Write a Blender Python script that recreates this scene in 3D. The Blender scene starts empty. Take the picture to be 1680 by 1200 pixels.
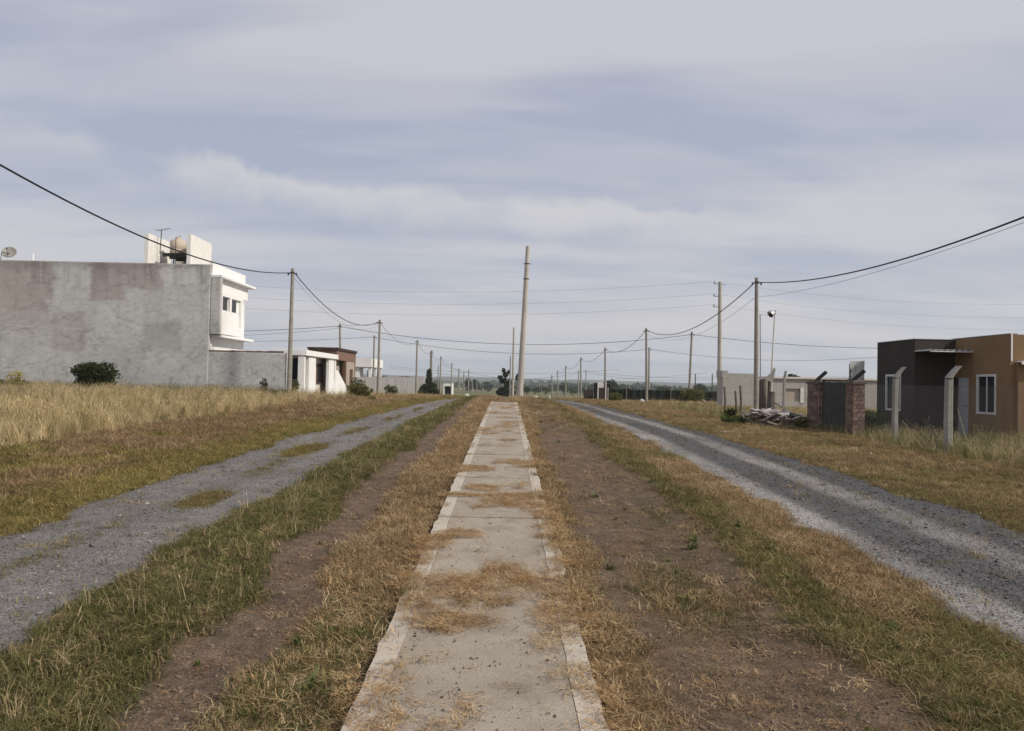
import bpy, math, random
import numpy as np
from mathutils import Vector, Matrix

random.seed(7)
rng = np.random.default_rng(11)
SC = bpy.context.scene
COL = SC.collection

# ------------------------------------------------------------------ camera
FPX = 1240.0                                   # focal length in pixels of the 1680 px wide photograph
CAMP = np.array([0.0, 0.0, 1.67])
YAW, PIT, ROL = math.radians(.37), math.radians(1.2), math.radians(1.2)
_f = np.array([math.sin(YAW)*math.cos(PIT), math.cos(YAW)*math.cos(PIT), math.sin(PIT)])
_r = np.array([math.cos(YAW), -math.sin(YAW), 0.0])
_u = np.cross(_r, _f)
CR = _r*math.cos(ROL) + _u*math.sin(ROL)
CU = -_r*math.sin(ROL) + _u*math.cos(ROL)
cam = bpy.data.cameras.new('camera')
cam.sensor_width = 36.0
cam.lens = 36.0*FPX/1680.0
cam.clip_start = .05
cam.clip_end = 30000
camo = bpy.data.objects.new('camera', cam)
COL.objects.link(camo)
camo.matrix_world = Matrix(((CR[0], CU[0], -_f[0], CAMP[0]), (CR[1], CU[1], -_f[1], CAMP[1]), (CR[2], CU[2], -_f[2], CAMP[2]), (0, 0, 0, 1)))
SC.camera = camo

# ------------------------------------------------------------------ light
SUN_EL, SUN_AZ = math.radians(38), math.radians(113)     # azimuth clockwise from +Y: from the right, a little behind
SKY_STRENGTH = .1
sdir = Vector((math.sin(SUN_AZ)*math.cos(SUN_EL), math.cos(SUN_AZ)*math.cos(SUN_EL), math.sin(SUN_EL)))
sl = bpy.data.lights.new('sun', 'SUN')
sl.energy = 3.8
sl.angle = math.radians(4.0)
sl.color = (1.0, .93, .82)
so = bpy.data.objects.new('sun', sl)
COL.objects.link(so)
so.rotation_euler = sdir.to_track_quat('Z', 'Y').to_euler()
so.location = (60, -20, 60)

SC.view_settings.view_transform = 'Standard'
SC.view_settings.look = 'None'
SC.view_settings.exposure = 0.0
SC.view_settings.gamma = 1.0
SC.view_settings.use_curve_mapping = False
SC.cycles.max_bounces = 5
SC.cycles.diffuse_bounces = 3
SC.cycles.transparent_max_bounces = 12
SC.cycles.volume_bounces = 1


class NT:
    """small helper round a node tree"""
    def __init__(s, t):
        s.t = t
    def n(s, typ, **kw):
        nd = s.t.nodes.new(typ)
        for k, v in kw.items():
            setattr(nd, k, v)
        return nd
    def link(s, a, b):
        s.t.links.new(a, b)
    def setin(s, sock, v):
        if isinstance(v, bpy.types.NodeSocket):
            s.t.links.new(v, sock)
        elif isinstance(v, (tuple, list)) and len(v) == 3 and sock.type == 'RGBA':
            sock.default_value = (*v, 1)
        else:
            sock.default_value = v
    def math(s, op, a, b=0.0, c=None, clamp=False):
        nd = s.n('ShaderNodeMath', operation=op, use_clamp=clamp)
        s.setin(nd.inputs[0], a); s.setin(nd.inputs[1], b)
        if c is not None:
            s.setin(nd.inputs[2], c)
        return nd.outputs[0]
    def mapr(s, v, a, b, c=0.0, d=1.0, smooth=True):
        nd = s.n('ShaderNodeMapRange', interpolation_type='SMOOTHSTEP' if smooth else 'LINEAR')
        s.setin(nd.inputs[0], v)
        for i, q in enumerate((a, b, c, d)):
            nd.inputs[1+i].default_value = q
        return nd.outputs[0]
    def mix(s, f, a, b, blend='MIX'):
        nd = s.n('ShaderNodeMix', data_type='RGBA', blend_type=blend)
        s.setin(nd.inputs[0], f); s.setin(nd.inputs[6], a); s.setin(nd.inputs[7], b)
        return nd.outputs[2]
    def noise(s, vec, scale, detail=4.0, rough=.55, dist=0.0):
        nd = s.n('ShaderNodeTexNoise')
        s.setin(nd.inputs['Vector'], vec)
        nd.inputs['Scale'].default_value = scale
        nd.inputs['Detail'].default_value = detail
        nd.inputs['Roughness'].default_value = rough
        nd.inputs['Distortion'].default_value = dist
        return nd.outputs[0]
    def mapping(s, vec, scale=(1, 1, 1), loc=(0, 0, 0), rot=(0, 0, 0)):
        nd = s.n('ShaderNodeMapping')
        s.setin(nd.inputs[0], vec)
        nd.inputs[1].default_value = loc; nd.inputs[2].default_value = rot; nd.inputs[3].default_value = scale
        return nd.outputs[0]


def make_world():
    w = bpy.data.worlds.new('World')
    SC.world = w
    w.use_nodes = True
    t = NT(w.node_tree)
    w.node_tree.nodes.clear()
    out = t.n('ShaderNodeOutputWorld')
    bg = t.n('ShaderNodeBackground')
    t.link(bg.outputs[0], out.inputs[0])
    bg.inputs[1].default_value = SKY_STRENGTH
    sky = t.n('ShaderNodeTexSky', sky_type='NISHITA')
    sky.sun_disc = False
    sky.sun_elevation = SUN_EL
    sky.sun_rotation = SUN_AZ
    sky.dust_density = 2.0
    tc = t.n('ShaderNodeTexCoord').outputs['Generated']
    sep = t.n('ShaderNodeSeparateXYZ'); t.link(tc, sep.inputs[0])
    x, y, z = sep.outputs
    el = t.math('MULTIPLY', t.math('ARCSINE', t.math('MAXIMUM', z, 0.0)), 57.2958)       # degrees
    az = t.math('MULTIPLY', t.math('ARCTAN2', x, y), 57.2958)
    k = 1.0/SKY_STRENGTH
    def C(r, g, b):
        return (r*k, g*k, b*k)
    # cloud-sheet coordinates: a flat layer high above the plain
    den = t.math('ADD', t.math('MAXIMUM', z, 0.0), .17)
    cx = t.math('DIVIDE', x, den); cy = t.math('DIVIDE', y, den)
    cmb = t.n('ShaderNodeCombineXYZ'); t.setin(cmb.inputs[0], cx); t.setin(cmb.inputs[1], cy)
    sheet = cmb.outputs[0]
    n1 = t.noise(t.mapping(sheet, (.38, 1.0, 1), (3.1, 1.7, 0), (0, 0, .10)), 1.7, 4, .5, .35)
    n2 = t.noise(t.mapping(sheet, (.3, 1.0, 1), (9.1, 4.2, 0), (0, 0, -.06)), 4.2, 5, .6, .4)
    v = t.math('ADD', t.math('MULTIPLY', n1, .72), t.math('MULTIPLY', n2, .28))
    veil = t.mapr(v, .36, .62)
    # broad belts of thinner cloud, by height above the horizon
    blue_belt = t.math('MULTIPLY', t.mapr(el, 14.0, 18.0), t.mapr(el, 23.5, 19.0))
    veil2 = t.math('SUBTRACT', veil, t.math('MULTIPLY', blue_belt, .42), clamp=True)
    high = t.mapr(el, 21.0, 26.0)
    veil3 = t.math('ADD', veil2, t.math('MULTIPLY', high, .22), clamp=True)
    # the bare sky behind the veil
    low = t.mapr(el, 0.0, 14.0)
    gap = t.mix(low, C(.48, .515, .595), C(.415, .46, .575))
    gap = t.mix(t.mapr(el, 17.0, 27.0), gap, C(.41, .43, .55))
    cloud = t.mix(t.mapr(el, 2.0, 20.0), C(.625, .622, .66), C(.60, .60, .655))
    col = t.mix(veil3, gap, cloud)
    # faint warm glow low over the fields
    glow = t.math('MULTIPLY', t.mapr(el, .8, 3.8), t.mapr(el, 8.5, 4.2))
    gn = t.mapr(t.noise(t.mapping(sheet, (.25, .6, 1), (1, 7, 0)), 1.1, 3), .36, .6)
    col = t.mix(t.math('MULTIPLY', t.math('MULTIPLY', glow, gn), .8), col, C(.68, .645, .655))
    # a row of small cumulus heads
    ae = t.n('ShaderNodeCombineXYZ'); t.setin(ae.inputs[0], az); t.setin(ae.inputs[1], el)
    puff = t.noise(t.mapping(ae.outputs[0], (.16, .16, 1), (2.35, 0, 0)), 1.0, 6, .55, .3)
    drift = t.noise(t.mapping(ae.outputs[0], (.04, 0, 1), (5, 0, 0)), 1.0, 2)
    tilt = t.math('ADD', t.math('MULTIPLY', az, -.055), 13.9)
    top = t.math('ADD', tilt, t.math('ADD', t.math('MULTIPLY', t.math('SUBTRACT', puff, .5), 5.0), t.math('MULTIPLY', t.math('SUBTRACT', drift, .5), 1.6)))
    rel = t.math('SUBTRACT', top, el)                      # >0 below the cloud top
    edge = t.mapr(rel, -.15, .9)
    body = t.mapr(rel, 3.6, .5)
    heads = t.math('MULTIPLY', edge, body)
    breakup = t.mapr(t.noise(t.mapping(ae.outputs[0], (.09, .1, 1), (1.3, 0, 0)), 1.0, 2), .30, .46)
    span = t.math('MULTIPLY', t.mapr(az, -36.0, -22.0), t.mapr(az, 24.0, 8.0))
    heads = t.math('MULTIPLY', t.math('MULTIPLY', heads, breakup), t.math('ADD', t.math('MULTIPLY', span, .75), .18))
    col = t.mix(t.math('MULTIPLY', heads, .72), col, C(.72, .70, .70))
    col = t.mix(.08, col, sky.outputs[0])
    t.link(col, bg.inputs[0])
make_world()

# ------------------------------------------------------------------ geometry of the place
PY = [-60, 0, 10, 20, 30, 36, 42, 50, 68, 92, 130, 200, 400, 1000, 3000, 9000]
PZ = [-.9, 0, .21, .42, .63, .735, .74, .62, .16, -.36, -1.1, -2.3, -5, -8, -10, -14]
SY = [-60, 0, 10, 15, 20, 26, 35, 45, 58, 68, 92, 130, 200, 400, 1000, 3000, 9000]
SZ = [-.9, 0, .20, .28, .34, .37, .385, .36, .21, .08, -.38, -1.1, -2.3, -5, -8, -10, -14]


def sm(a, b, v):
    t = np.clip((v-a)/(b-a), 0, 1)
    return t*t*(3-2*t)


def _hash(ix, iy, seed):
    h = (ix.astype(np.int64)*374761393 + iy.astype(np.int64)*668265263 + seed*1442695041) & 0x7fffffff
    h = ((h ^ (h >> 13))*1274126177) & 0x7fffffff
    return ((h ^ (h >> 16)) & 0xffff)/65535.0


def vn(x, y, s, seed=0):
    x = np.asarray(x, float)/s; y = np.asarray(y, float)/s
    ix, iy = np.floor(x), np.floor(y)
    fx, fy = x-ix, y-iy
    fx = fx*fx*(3-2*fx); fy = fy*fy*(3-2*fy)
    a = _hash(ix, iy, seed); b = _hash(ix+1, iy, seed); c = _hash(ix, iy+1, seed); d = _hash(ix+1, iy+1, seed)
    return (a*(1-fx)+b*fx)*(1-fy)+(c*(1-fx)+d*fx)*fy


def fbm(x, y, s, seed=0, o=4):
    v = 0; a = .5; tot = 0
    for i in range(o):
        v = v+a*vn(x, y, s/(2**i), seed+i*17); tot += a; a *= .5
    return v/tot


def prof(y):
    return np.interp(y, PY, PZ)


def ground_z(x, y):
    x = np.asarray(x, float); y = np.asarray(y, float)
    c, s = np.interp(y, PY, PZ), np.interp(y, SY, SZ)
    w = sm(1.6, 3.2, np.abs(x))
    z = c*(1-w)+s*w-.05
    near = np.clip((70-y)/30, 0, 1)*np.clip(y/15, 0, 1)
    z = z-.12*sm(6, 12, x)*near
    z = z+.30*sm(-6, -12, x)*sm(22, 36, y)*sm(75, 50, y)
    road = np.exp(-((x+3.9)/1.25)**4)+np.exp(-((x-4.5)/1.45)**4)
    bump = (fbm(x, y, 2.3, 3)-.5)*.10+(fbm(x, y, .5, 9, 3)-.5)*.045
    near_sw = sm(.62, 1.1, np.abs(x+.11))
    z = z+bump*(1-.85*np.clip(road, 0, 1))*(.25+.75*near_sw)-.015*road
    z = z+.05*np.exp(-((x+2.35)/.5)**2)+.05*np.exp(-((x-2.5)/.5)**2)-.03*np.exp(-((x-1.4)/.6)**2)-.03*np.exp(-((x+1.65)/.3)**2)
    return z


def gz(x, y):
    return float(ground_z(np.array([x]), np.array([y]))[0])


def P(px, py, Y):
    """a pixel of the photograph at a known distance down the street"""
    d = _f*FPX+CR*(px-840)+CU*(600-py)
    return CAMP+d*(Y/d[1])


def PX(px, py, X):
    """a pixel of the photograph on a plane parallel to the street"""
    d = _f*FPX+CR*(px-840)+CU*(600-py)
    return CAMP+d*((X-CAMP[0])/d[0])


# ------------------------------------------------------------------ materials
MATS = {}


def mat(name, c1, c2=None, scale=3.0, rough=.85, bump=.15, bscale=30.0, stain=None, stain_scale=1.2, spec=.25, metal=0.0, streak=None, attr=None, fine=.25):
    if name in MATS:
        return MATS[name]
    m = bpy.data.materials.new(name)
    m.use_nodes = True
    t = NT(m.node_tree)
    b = m.node_tree.nodes['Principled BSDF']
    tc = t.n('ShaderNodeTexCoord').outputs['Object']
    c2 = c2 or tuple(v*.8 for v in c1)
    n = t.noise(tc, scale, 6, .6)
    f = t.mapr(n, .3, .7)
    if attr:
        at = t.n('ShaderNodeAttribute', attribute_name=attr)
        col = t.mix(.35, at.outputs[0], t.mix(f, tuple(v*.86 for v in (1, 1, 1)), (1.12, 1.12, 1.12)), 'MULTIPLY')
        col = t.mix(t.mapr(n, .3, .7, 0, .3), at.outputs[0], col)
    else:
        col = t.mix(f, c1, c2)
    if stain:
        s = t.noise(t.mapping(tc, (1, 1, .45)), stain_scale, 6, .65, .4)
        col = t.mix(t.mapr(s, .52, .74, 0, .75), col, stain)
    if streak:
        s = t.noise(t.mapping(tc, (5, 5, .22)), 1.6, 5, .6)
        col = t.mix(t.mapr(s, .5, .78, 0, .65), col, streak)
    fn = t.noise(tc, bscale, 5, .65)
    col = t.mix(1.0, col, t.mix(t.mapr(fn, .25, .75), (1-fine, 1-fine, 1-fine), (1+fine*.4, 1+fine*.4, 1+fine*.4)), 'MULTIPLY')
    t.link(col, b.inputs['Base Color'])
    b.inputs['Roughness'].default_value = rough
    b.inputs['Specular IOR Level'].default_value = spec
    b.inputs['Metallic'].default_value = metal
    if bump:
        bp = t.n('ShaderNodeBump')
        bp.inputs['Strength'].default_value = bump
        bp.inputs['Distance'].default_value = .02
        t.link(fn, bp.inputs['Height'])
        t.link(bp.outputs[0], b.inputs['Normal'])
    MATS[name] = m
    return m


def mat_glass(name, col=(.02, .025, .03)):
    if name in MATS:
        return MATS[name]
    m = bpy.data.materials.new(name); m.use_nodes = True
    b = m.node_tree.nodes['Principled BSDF']
    b.inputs['Base Color'].default_value = (*col, 1)
    b.inputs['Roughness'].default_value = .12
    b.inputs['Specular IOR Level'].default_value = .22
    MATS[name] = m
    return m


def mat_leaf(name, instanced=True, col=(.1, .12, .04), trans=.35, var=.35):
    m = bpy.data.materials.new(name); m.use_nodes = True
    t = NT(m.node_tree)
    m.node_tree.nodes.clear()
    out = t.n('ShaderNodeOutputMaterial')
    if instanced:
        at = t.n('ShaderNodeAttribute', attribute_type='INSTANCER', attribute_name='tint')
        base = at.outputs[0]
    else:
        rgb = t.n('ShaderNodeRGB'); rgb.outputs[0].default_value = (*col, 1); base = rgb.outputs[0]
    gi = t.n('ShaderNodeNewGeometry').outputs['Random Per Island']
    mul = t.mapr(gi, 0, 1, 1-var, 1+var, smooth=False)
    cmb = t.n('ShaderNodeCombineColor')
    for i in range(3):
        t.link(mul, cmb.inputs[i])
    colr = t.mix(1.0, base, cmb.outputs[0], 'MULTIPLY')
    d = t.n('ShaderNodeBsdfDiffuse'); t.link(colr, d.inputs[0])
    tr = t.n('ShaderNodeBsdfTranslucent'); t.link(colr, tr.inputs[0])
    mx = t.n('ShaderNodeMixShader'); mx.inputs[0].default_value = trans
    t.link(d.outputs[0], mx.inputs[1]); t.link(tr.outputs[0], mx.inputs[2])
    t.link(mx.outputs[0], out.inputs[0])
    MATS[name] = m
    return m


M_WHITE = mat('white_paint', (.80, .79, .77), (.76, .75, .73), 2.0, .8, .08, 60, stain=(.62, .60, .57), stain_scale=.7, fine=.06)
M_WHITE2 = mat('dirty_and_shaded_white', (.70, .67, .62), (.60, .56, .51), 2.2, .85, .1, 50, stain=(.42, .37, .32), streak=(.45, .40, .34), fine=.1)  # dirty white; its duller tone also paints shade on the porch side wall
M_TOWER = mat('weathered_white_paint', (.78, .755, .715), (.72, .695, .65), 2.2, .85, .1, 50, streak=(.60, .55, .49), fine=.08)
M_GREY = mat('grey_render', (.30, .30, .29), (.25, .25, .24), 1.4, .92, .25, 45, stain=(.20, .20, .19), streak=(.23, .225, .215))
M_CONC = mat('concrete', (.36, .345, .31), (.27, .26, .235), 2.6, .9, .3, 60, stain=(.20, .19, .17))
M_POLE = mat('pole_concrete', (.34, .31, .27), (.25, .23, .20), 3.0, .9, .25, 60, streak=(.16, .145, .125))
M_POLE2 = mat('pale_pole_concrete', (.50, .47, .42), (.40, .375, .33), 1.6, .9, .2, 50, streak=(.26, .24, .21))
M_WOOD = mat('weathered_wood', (.17, .145, .12), (.10, .085, .07), 5.0, .9, .5, 70)
M_STEEL = mat('dark_steel', (.035, .032, .03), (.06, .05, .045), 8.0, .6, .1, 80)
M_RUST = mat('rusty_steel', (.10, .06, .045), (.05, .04, .035), 7.0, .8, .2, 80)
M_GALV = mat('galvanised_metal', (.50, .51, .52), (.40, .41, .42), 5.0, .45, .08, 90, metal=.3, stain=(.30, .26, .22))
M_CABLE = mat('black_cable', (.018, .018, .02), None, 3, .6, 0)
M_WIRE = mat('bare_wire', (.13, .13, .135), None, 3, .5, 0)
M_BROWN = mat('taupe_render', (.056, .047, .042), (.046, .039, .035), 1.2, .95, .25, 60, stain=(.038, .033, .030), streak=(.036, .031, .028), fine=.12)
M_ORANGE = mat('ochre_render', (.25, .160, .088), (.215, .138, .075), 1.2, .95, .25, 60, stain=(.175, .112, .062), streak=(.17, .108, .06), fine=.12)
M_BRICK = [mat('red_brick_%s' % n, c, tuple(v*.7 for v in c), 12, .95, .5, 60, fine=.35) for n, c in (('a', (.26, .165, .135)), ('b', (.21, .135, .115)), ('c', (.31, .215, .18)), ('d', (.17, .115, .10)))]
M_MORTAR = mat('mortar', (.24, .21, .18), (.18, .155, .135), 9, .95, .4, 60)
M_BRICKWALL = mat('brown_wall_paint', (.23, .14, .11), (.19, .115, .09), 2.0, .9, .2, 40)
M_BEIGE = mat('beige_render', (.42, .36, .30), (.36, .31, .26), 2.0, .9, .2, 40)
M_ROOFEDGE = mat('dark_roof_edge', (.07, .045, .04), (.05, .035, .03), 4, .8, .1, 50)
M_DOOR = mat('pale_grey_door', (.45, .47, .49), (.40, .42, .44), 3, .6, .05, 40, stain=(.33, .34, .35), fine=.06)
M_FRAME = mat('white_aluminium', (.68, .67, .65), None, 3, .45, .03, 60, fine=.05)
M_GLASS = mat_glass('window_glass')
M_TIMBER = mat('brown_timber', (.13, .075, .045), (.09, .05, .03), 4, .7, .2, 60)
M_NET = mat('black_shade_cloth', (.012, .014, .012), (.02, .022, .018), 6, .95, .3, 120)
M_GREENGATE = mat('grey_green_sheet', (.075, .083, .072), (.05, .055, .048), 5, .75, .25, 60, stain=(.09, .075, .06), streak=(.035, .035, .032))
M_BARK = mat('bark', (.09, .07, .055), (.05, .04, .032), 6, .95, .5, 40)
M_TANK = mat('beige_tank', (.55, .47, .38), (.48, .40, .32), 2, .6, .05, 30, streak=(.30, .22, .16))
M_SIDEWALK = mat('sidewalk_concrete', (.385, .335, .27), (.315, .27, .215), 2.4, .9, .4, 110, stain=(.20, .165, .13), stain_scale=2.0, fine=.38)
M_EDGE = mat('trowelled_border', (.48, .43, .36), (.43, .385, .32), 2.6, .88, .2, 90, stain=(.28, .24, .195), stain_scale=2.6, fine=.22)

# ------------------------------------------------------------------ builders


def rotm(rx=0, ry=0, rz=0):
    return Matrix.Rotation(rz, 3, 'Z') @ Matrix.Rotation(ry, 3, 'Y') @ Matrix.Rotation(rx, 3, 'X')


class MB:
    def __init__(s):
        s.v = []; s.f = []
    def poly(s, pts):
        i = len(s.v); s.v += [tuple(float(q) for q in p) for p in pts]; s.f.append(tuple(range(i, i+len(pts))))
        return s
    def box(s, a, b, jit=0.0):
        x0, x1 = sorted((a[0], b[0])); y0, y1 = sorted((a[1], b[1])); z0, z1 = sorted((a[2], b[2]))
        i = len(s.v)
        s.v += [(x+random.uniform(-jit, jit), y+random.uniform(-jit, jit), z+random.uniform(-jit, jit)) for z in (z0, z1) for x, y in ((x0, y0), (x1, y0), (x1, y1), (x0, y1))]
        s.f += [(i, i+3, i+2, i+1), (i+4, i+5, i+6, i+7), (i, i+1, i+5, i+4), (i+1, i+2, i+6, i+5), (i+2, i+3, i+7, i+6), (i+3, i, i+4, i+7)]
        return s
    def obox(s, c, size, m):
        i = len(s.v)
        hx, hy, hz = (q/2 for q in size)
        for z in (-hz, hz):
            for x, y in ((-hx, -hy), (hx, -hy), (hx, hy), (-hx, hy)):
                p = m @ Vector((x, y, z))
                s.v.append((c[0]+p.x, c[1]+p.y, c[2]+p.z))
        s.f += [(i, i+3, i+2, i+1), (i+4, i+5, i+6, i+7), (i, i+1, i+5, i+4), (i+1, i+2, i+6, i+5), (i+2, i+3, i+7, i+6), (i+3, i, i+4, i+7)]
        return s
    def beam(s, a, b, w, h=None):
        h = h or w
        a, b = Vector(a), Vector(b)
        d = (b-a)
        q = d.to_track_quat('Z', 'Y').to_matrix()
        return s.obox((a+b)/2, (w, h, d.length), q)
    def tube(s, pts, r, n=8, cap=True):
        pts = [Vector(p) for p in pts]
        rs = r if isinstance(r, (list, tuple)) else [r]*len(pts)
        i0 = len(s.v)
        for k, p in enumerate(pts):
            d = (pts[min(k+1, len(pts)-1)]-pts[max(k-1, 0)]).normalized()
            ref = Vector((0, 0, 1)) if abs(d.z) < .9 else Vector((1, 0, 0))
            u = d.cross(ref).normalized(); w = d.cross(u)
            for j in range(n):
                a = 2*math.pi*j/n
                q = p+(u*math.cos(a)+w*math.sin(a))*rs[k]
                s.v.append(tuple(q))
        for k in range(len(pts)-1):
            for j in range(n):
                a = i0+k*n+j; b = i0+k*n+(j+1) % n
                s.f.append((a, b, b+n, a+n))
        if cap:
            s.f.append(tuple(i0+j for j in range(n))[::-1])
            s.f.append(tuple(i0+(len(pts)-1)*n+j for j in range(n)))
        return s
    def prism(s, outline, axis, a, b):
        """outline: 2-d points in the plane across axis, swept from a to b"""
        def mk(p, q):
            return (q, p[0], p[1]) if axis == 0 else (p[0], q, p[1]) if axis == 1 else (p[0], p[1], q)
        i = len(s.v); n = len(outline)
        s.v += [mk(p, a) for p in outline]+[mk(p, b) for p in outline]
        s.f.append(tuple(range(i, i+n))[::-1]); s.f.append(tuple(range(i+n, i+2*n)))
        for j in range(n):
            k = (j+1) % n
            s.f.append((i+j, i+k, i+n+k, i+n+j))
        return s
    def mesh(s, name, m, base=(0, 0, 0), smooth=False):
        me = bpy.data.meshes.new(name)
        me.from_pydata([(a-base[0], b-base[1], c-base[2]) for a, b, c in s.v], [], s.f)
        me.update()
        if smooth:
            me.polygons.foreach_set('use_smooth', [True]*len(me.polygons))
        if m:
            me.materials.append(m)
        return me
    def build(s, name, m, parent=None, smooth=False, base=None, bevel=0.0):
        b = base
        if b is None:
            b = tuple(parent['_b']) if parent is not None and '_b' in parent else (0, 0, 0)
        me = s.mesh(name, m, b, smooth)
        # consistent outward normals
        import bmesh
        bm = bmesh.new(); bm.from_mesh(me); bmesh.ops.recalc_face_normals(bm, faces=bm.faces); bm.to_mesh(me); bm.free()
        o = bpy.data.objects.new(name, me)
        COL.objects.link(o)
        if parent is not None:
            o.parent = parent
            o['_b'] = b
        elif base is not None:
            o.location = b
        if bevel:
            md = o.modifiers.new('bevel', 'BEVEL'); md.width = bevel; md.segments = 2; md.limit_method = 'ANGLE'
        return o


def tag(o, label, cat, group=None):
    o['label'] = label; o['category'] = cat
    if group:
        o['group'] = group
    return o


def thing(name, label, cat, loc, group=None):
    o = bpy.data.objects.new(name, None)
    COL.objects.link(o)
    o.location = loc
    o.empty_display_size = .2
    o['_b'] = tuple(float(v) for v in loc)
    return tag(o, label, cat, group)


def structure(o):
    o['kind'] = 'structure'
    return o


def raw_mesh(name, verts, faces, m, smooth=False, col=None, attr='gcol'):
    me = bpy.data.meshes.new(name)
    nv = len(verts)
    me.vertices.add(nv); me.vertices.foreach_set('co', np.asarray(verts, np.float32).ravel())
    faces = np.asarray(faces, np.int32); k = faces.shape[1]
    me.loops.add(faces.size); me.loops.foreach_set('vertex_index', faces.ravel())
    me.polygons.add(len(faces)); me.polygons.foreach_set('loop_start', np.arange(0, faces.size, k, dtype=np.int32))
    me.update(calc_edges=True)
    if smooth:
        me.polygons.foreach_set('use_smooth', np.ones(len(faces), bool))
    if col is not None:
        a = me.attributes.new(attr, 'FLOAT_COLOR', 'POINT')
        a.data.foreach_set('color', np.concatenate([col, np.ones((nv, 1))], 1).astype(np.float32).ravel())
    me.materials.append(m)
    o = bpy.data.objects.new(name, me)
    COL.objects.link(o)
    return o


def grid(xs, ys):
    X, Y = np.meshgrid(xs, ys)
    nx, ny = len(xs), len(ys)
    i = np.arange(nx*ny).reshape(ny, nx)
    f = np.stack([i[:-1, :-1], i[:-1, 1:], i[1:, 1:], i[1:, :-1]], -1).reshape(-1, 4)
    return X.ravel(), Y.ravel(), f


# ------------------------------------------------------------------ ground cover zones
C_DIRT = np.array((.142, .104, .077)); C_DRY = np.array((.18, .125, .072)); C_GREEN = np.array((.07, .066, .033))
C_OLIVE = np.array((.155, .125, .052)); C_BROWN = np.array((.155, .098, .055)); C_GOLD = np.array((.27, .21, .12))


def band(x, a, b, s=.18):
    return sm(a-s, a+s, x)*sm(b+s, b-s, x)


def zones(x, y):
    """weights of the ground covers: dirt, dry, green, olive, brown, gold"""
    wob = (fbm(x, y, 1.4, 21)-.5)*1.0+(fbm(x, y, .45, 5, 3)-.5)*.5
    xw = x+wob*.45
    far = sm(22, 34, y)
    wide = (fbm(x, y*.45, 1.6, 31)-.5)
    green = band(xw, -3.05, -1.93, .1)
    dirtL = band(xw, -1.93, -1.42, .1)*(1-.7*far)
    dryL = band(xw, -1.42, -.6, .08)
    g2 = dryL*sm(6.6, 4.4, y+wide*3)*.75                      # greener close by the slab
    dryR = band(xw, .4, .80, .12)
    patch = sm(-.06, .1, wide+.02-.16*sm(9, 18, y))
    dirtR = band(xw, .80, 2.12, .14)*(.72+.28*patch)*(1-.5*sm(15, 32, y))
    dryR2 = band(xw, .80, 2.12, .14)-dirtR
    gr = np.exp(-(((x-1.35)/.5)**2+((y-6.0)/.9)**2))+.6*np.exp(-(((x-1.8)/.5)**2+((y-8.8)/1.2)**2))
    ridge = band(xw, 2.12, 2.62, .16)
    dryR3 = band(xw, 2.62, 3.75, .16)
    olR = dryR3*np.clip(sm(-.05, .14, fbm(x, y*.6, 1.3, 77)-.5+.02), 0, 1)
    verge = band(xw, 5.5, 10.2, .2)
    vo = np.clip(.62+1.7*(fbm(x, y, 2.6, 41)-.5)-.25*sm(24, 34, y), 0, 1)
    yard = sm(10.1, 11.0, xw+.3*wide)
    vergeL = band(xw, -6.15-.0*y, -4.6, .35)
    brown = band(xw, -9.6, -6.15, .7)
    gold = sm(-8.9, -10.0, xw+.6*wide)
    gold = np.where(y < 12, gold*.5, gold)
    lf = sm(27, 33, y)
    oliveB = brown*np.clip(sm(.02, .16, fbm(x, y, 1.9, 87)-.5), 0, 1)
    w = dict(dirt=dirtL+dirtR*(1-np.clip(gr, 0, 1)*.8), dry=dryL-g2+dryR+dryR2*.85+dryR3-olR+verge*(1-vo)*.75+brown*lf*.7,
             green=green+g2+dirtR*gr*.6+ridge*.42+dryR2*.15, olive=ridge*.58+olR+verge*vo+vergeL+yard*.55+oliveB*.6,
             brown=(brown-oliveB)*(1-lf*.7)+verge*(1-vo)*.25, gold=gold+yard*.45)
    return w, xw


def road_w(x, y):
    """how much of the spot is gravel track (left, right)"""
    wob = (fbm(x, y, 1.1, 61)-.5)*.55+(fbm(x, y, .3, 66, 3)-.5)*.28
    l = band(x+wob, -4.86, -2.94, .07)
    r = band(x+wob, 3.42, 5.76, .08)
    return l, r


def ground_colour(x, y):
    w, _ = zones(x, y)
    tot = sum(w.values())+1e-4
    c = (w['dirt'][:, None]*C_DIRT+w['dry'][:, None]*C_DRY+w['green'][:, None]*C_GREEN+w['olive'][:, None]*C_OLIVE+w['brown'][:, None]*C_BROWN+w['gold'][:, None]*C_GOLD*.8)/tot[:, None]
    none = np.clip(1-tot, 0, 1)[:, None]
    c = c*(1-none)+C_DRY*none
    # beyond the near street: pale stubble, pasture and ploughed strips
    f = sm(45, 80, y)[:, None]
    p = fbm(x, y, 38, 91)[:, None]; q = fbm(x*.3, y, 160, 95)[:, None]
    fc = np.array((.24, .185, .095))*(1-p)+np.array((.17, .15, .07))*p
    fc = fc*(1-sm(.5, .6, q))+np.array((.12, .13, .065))*sm(.5, .6, q)
    c = c*(1-f)+fc*f
    v = .72+.56*fbm(x, y, .35, 13, 3)[:, None]
    return c*v


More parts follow.
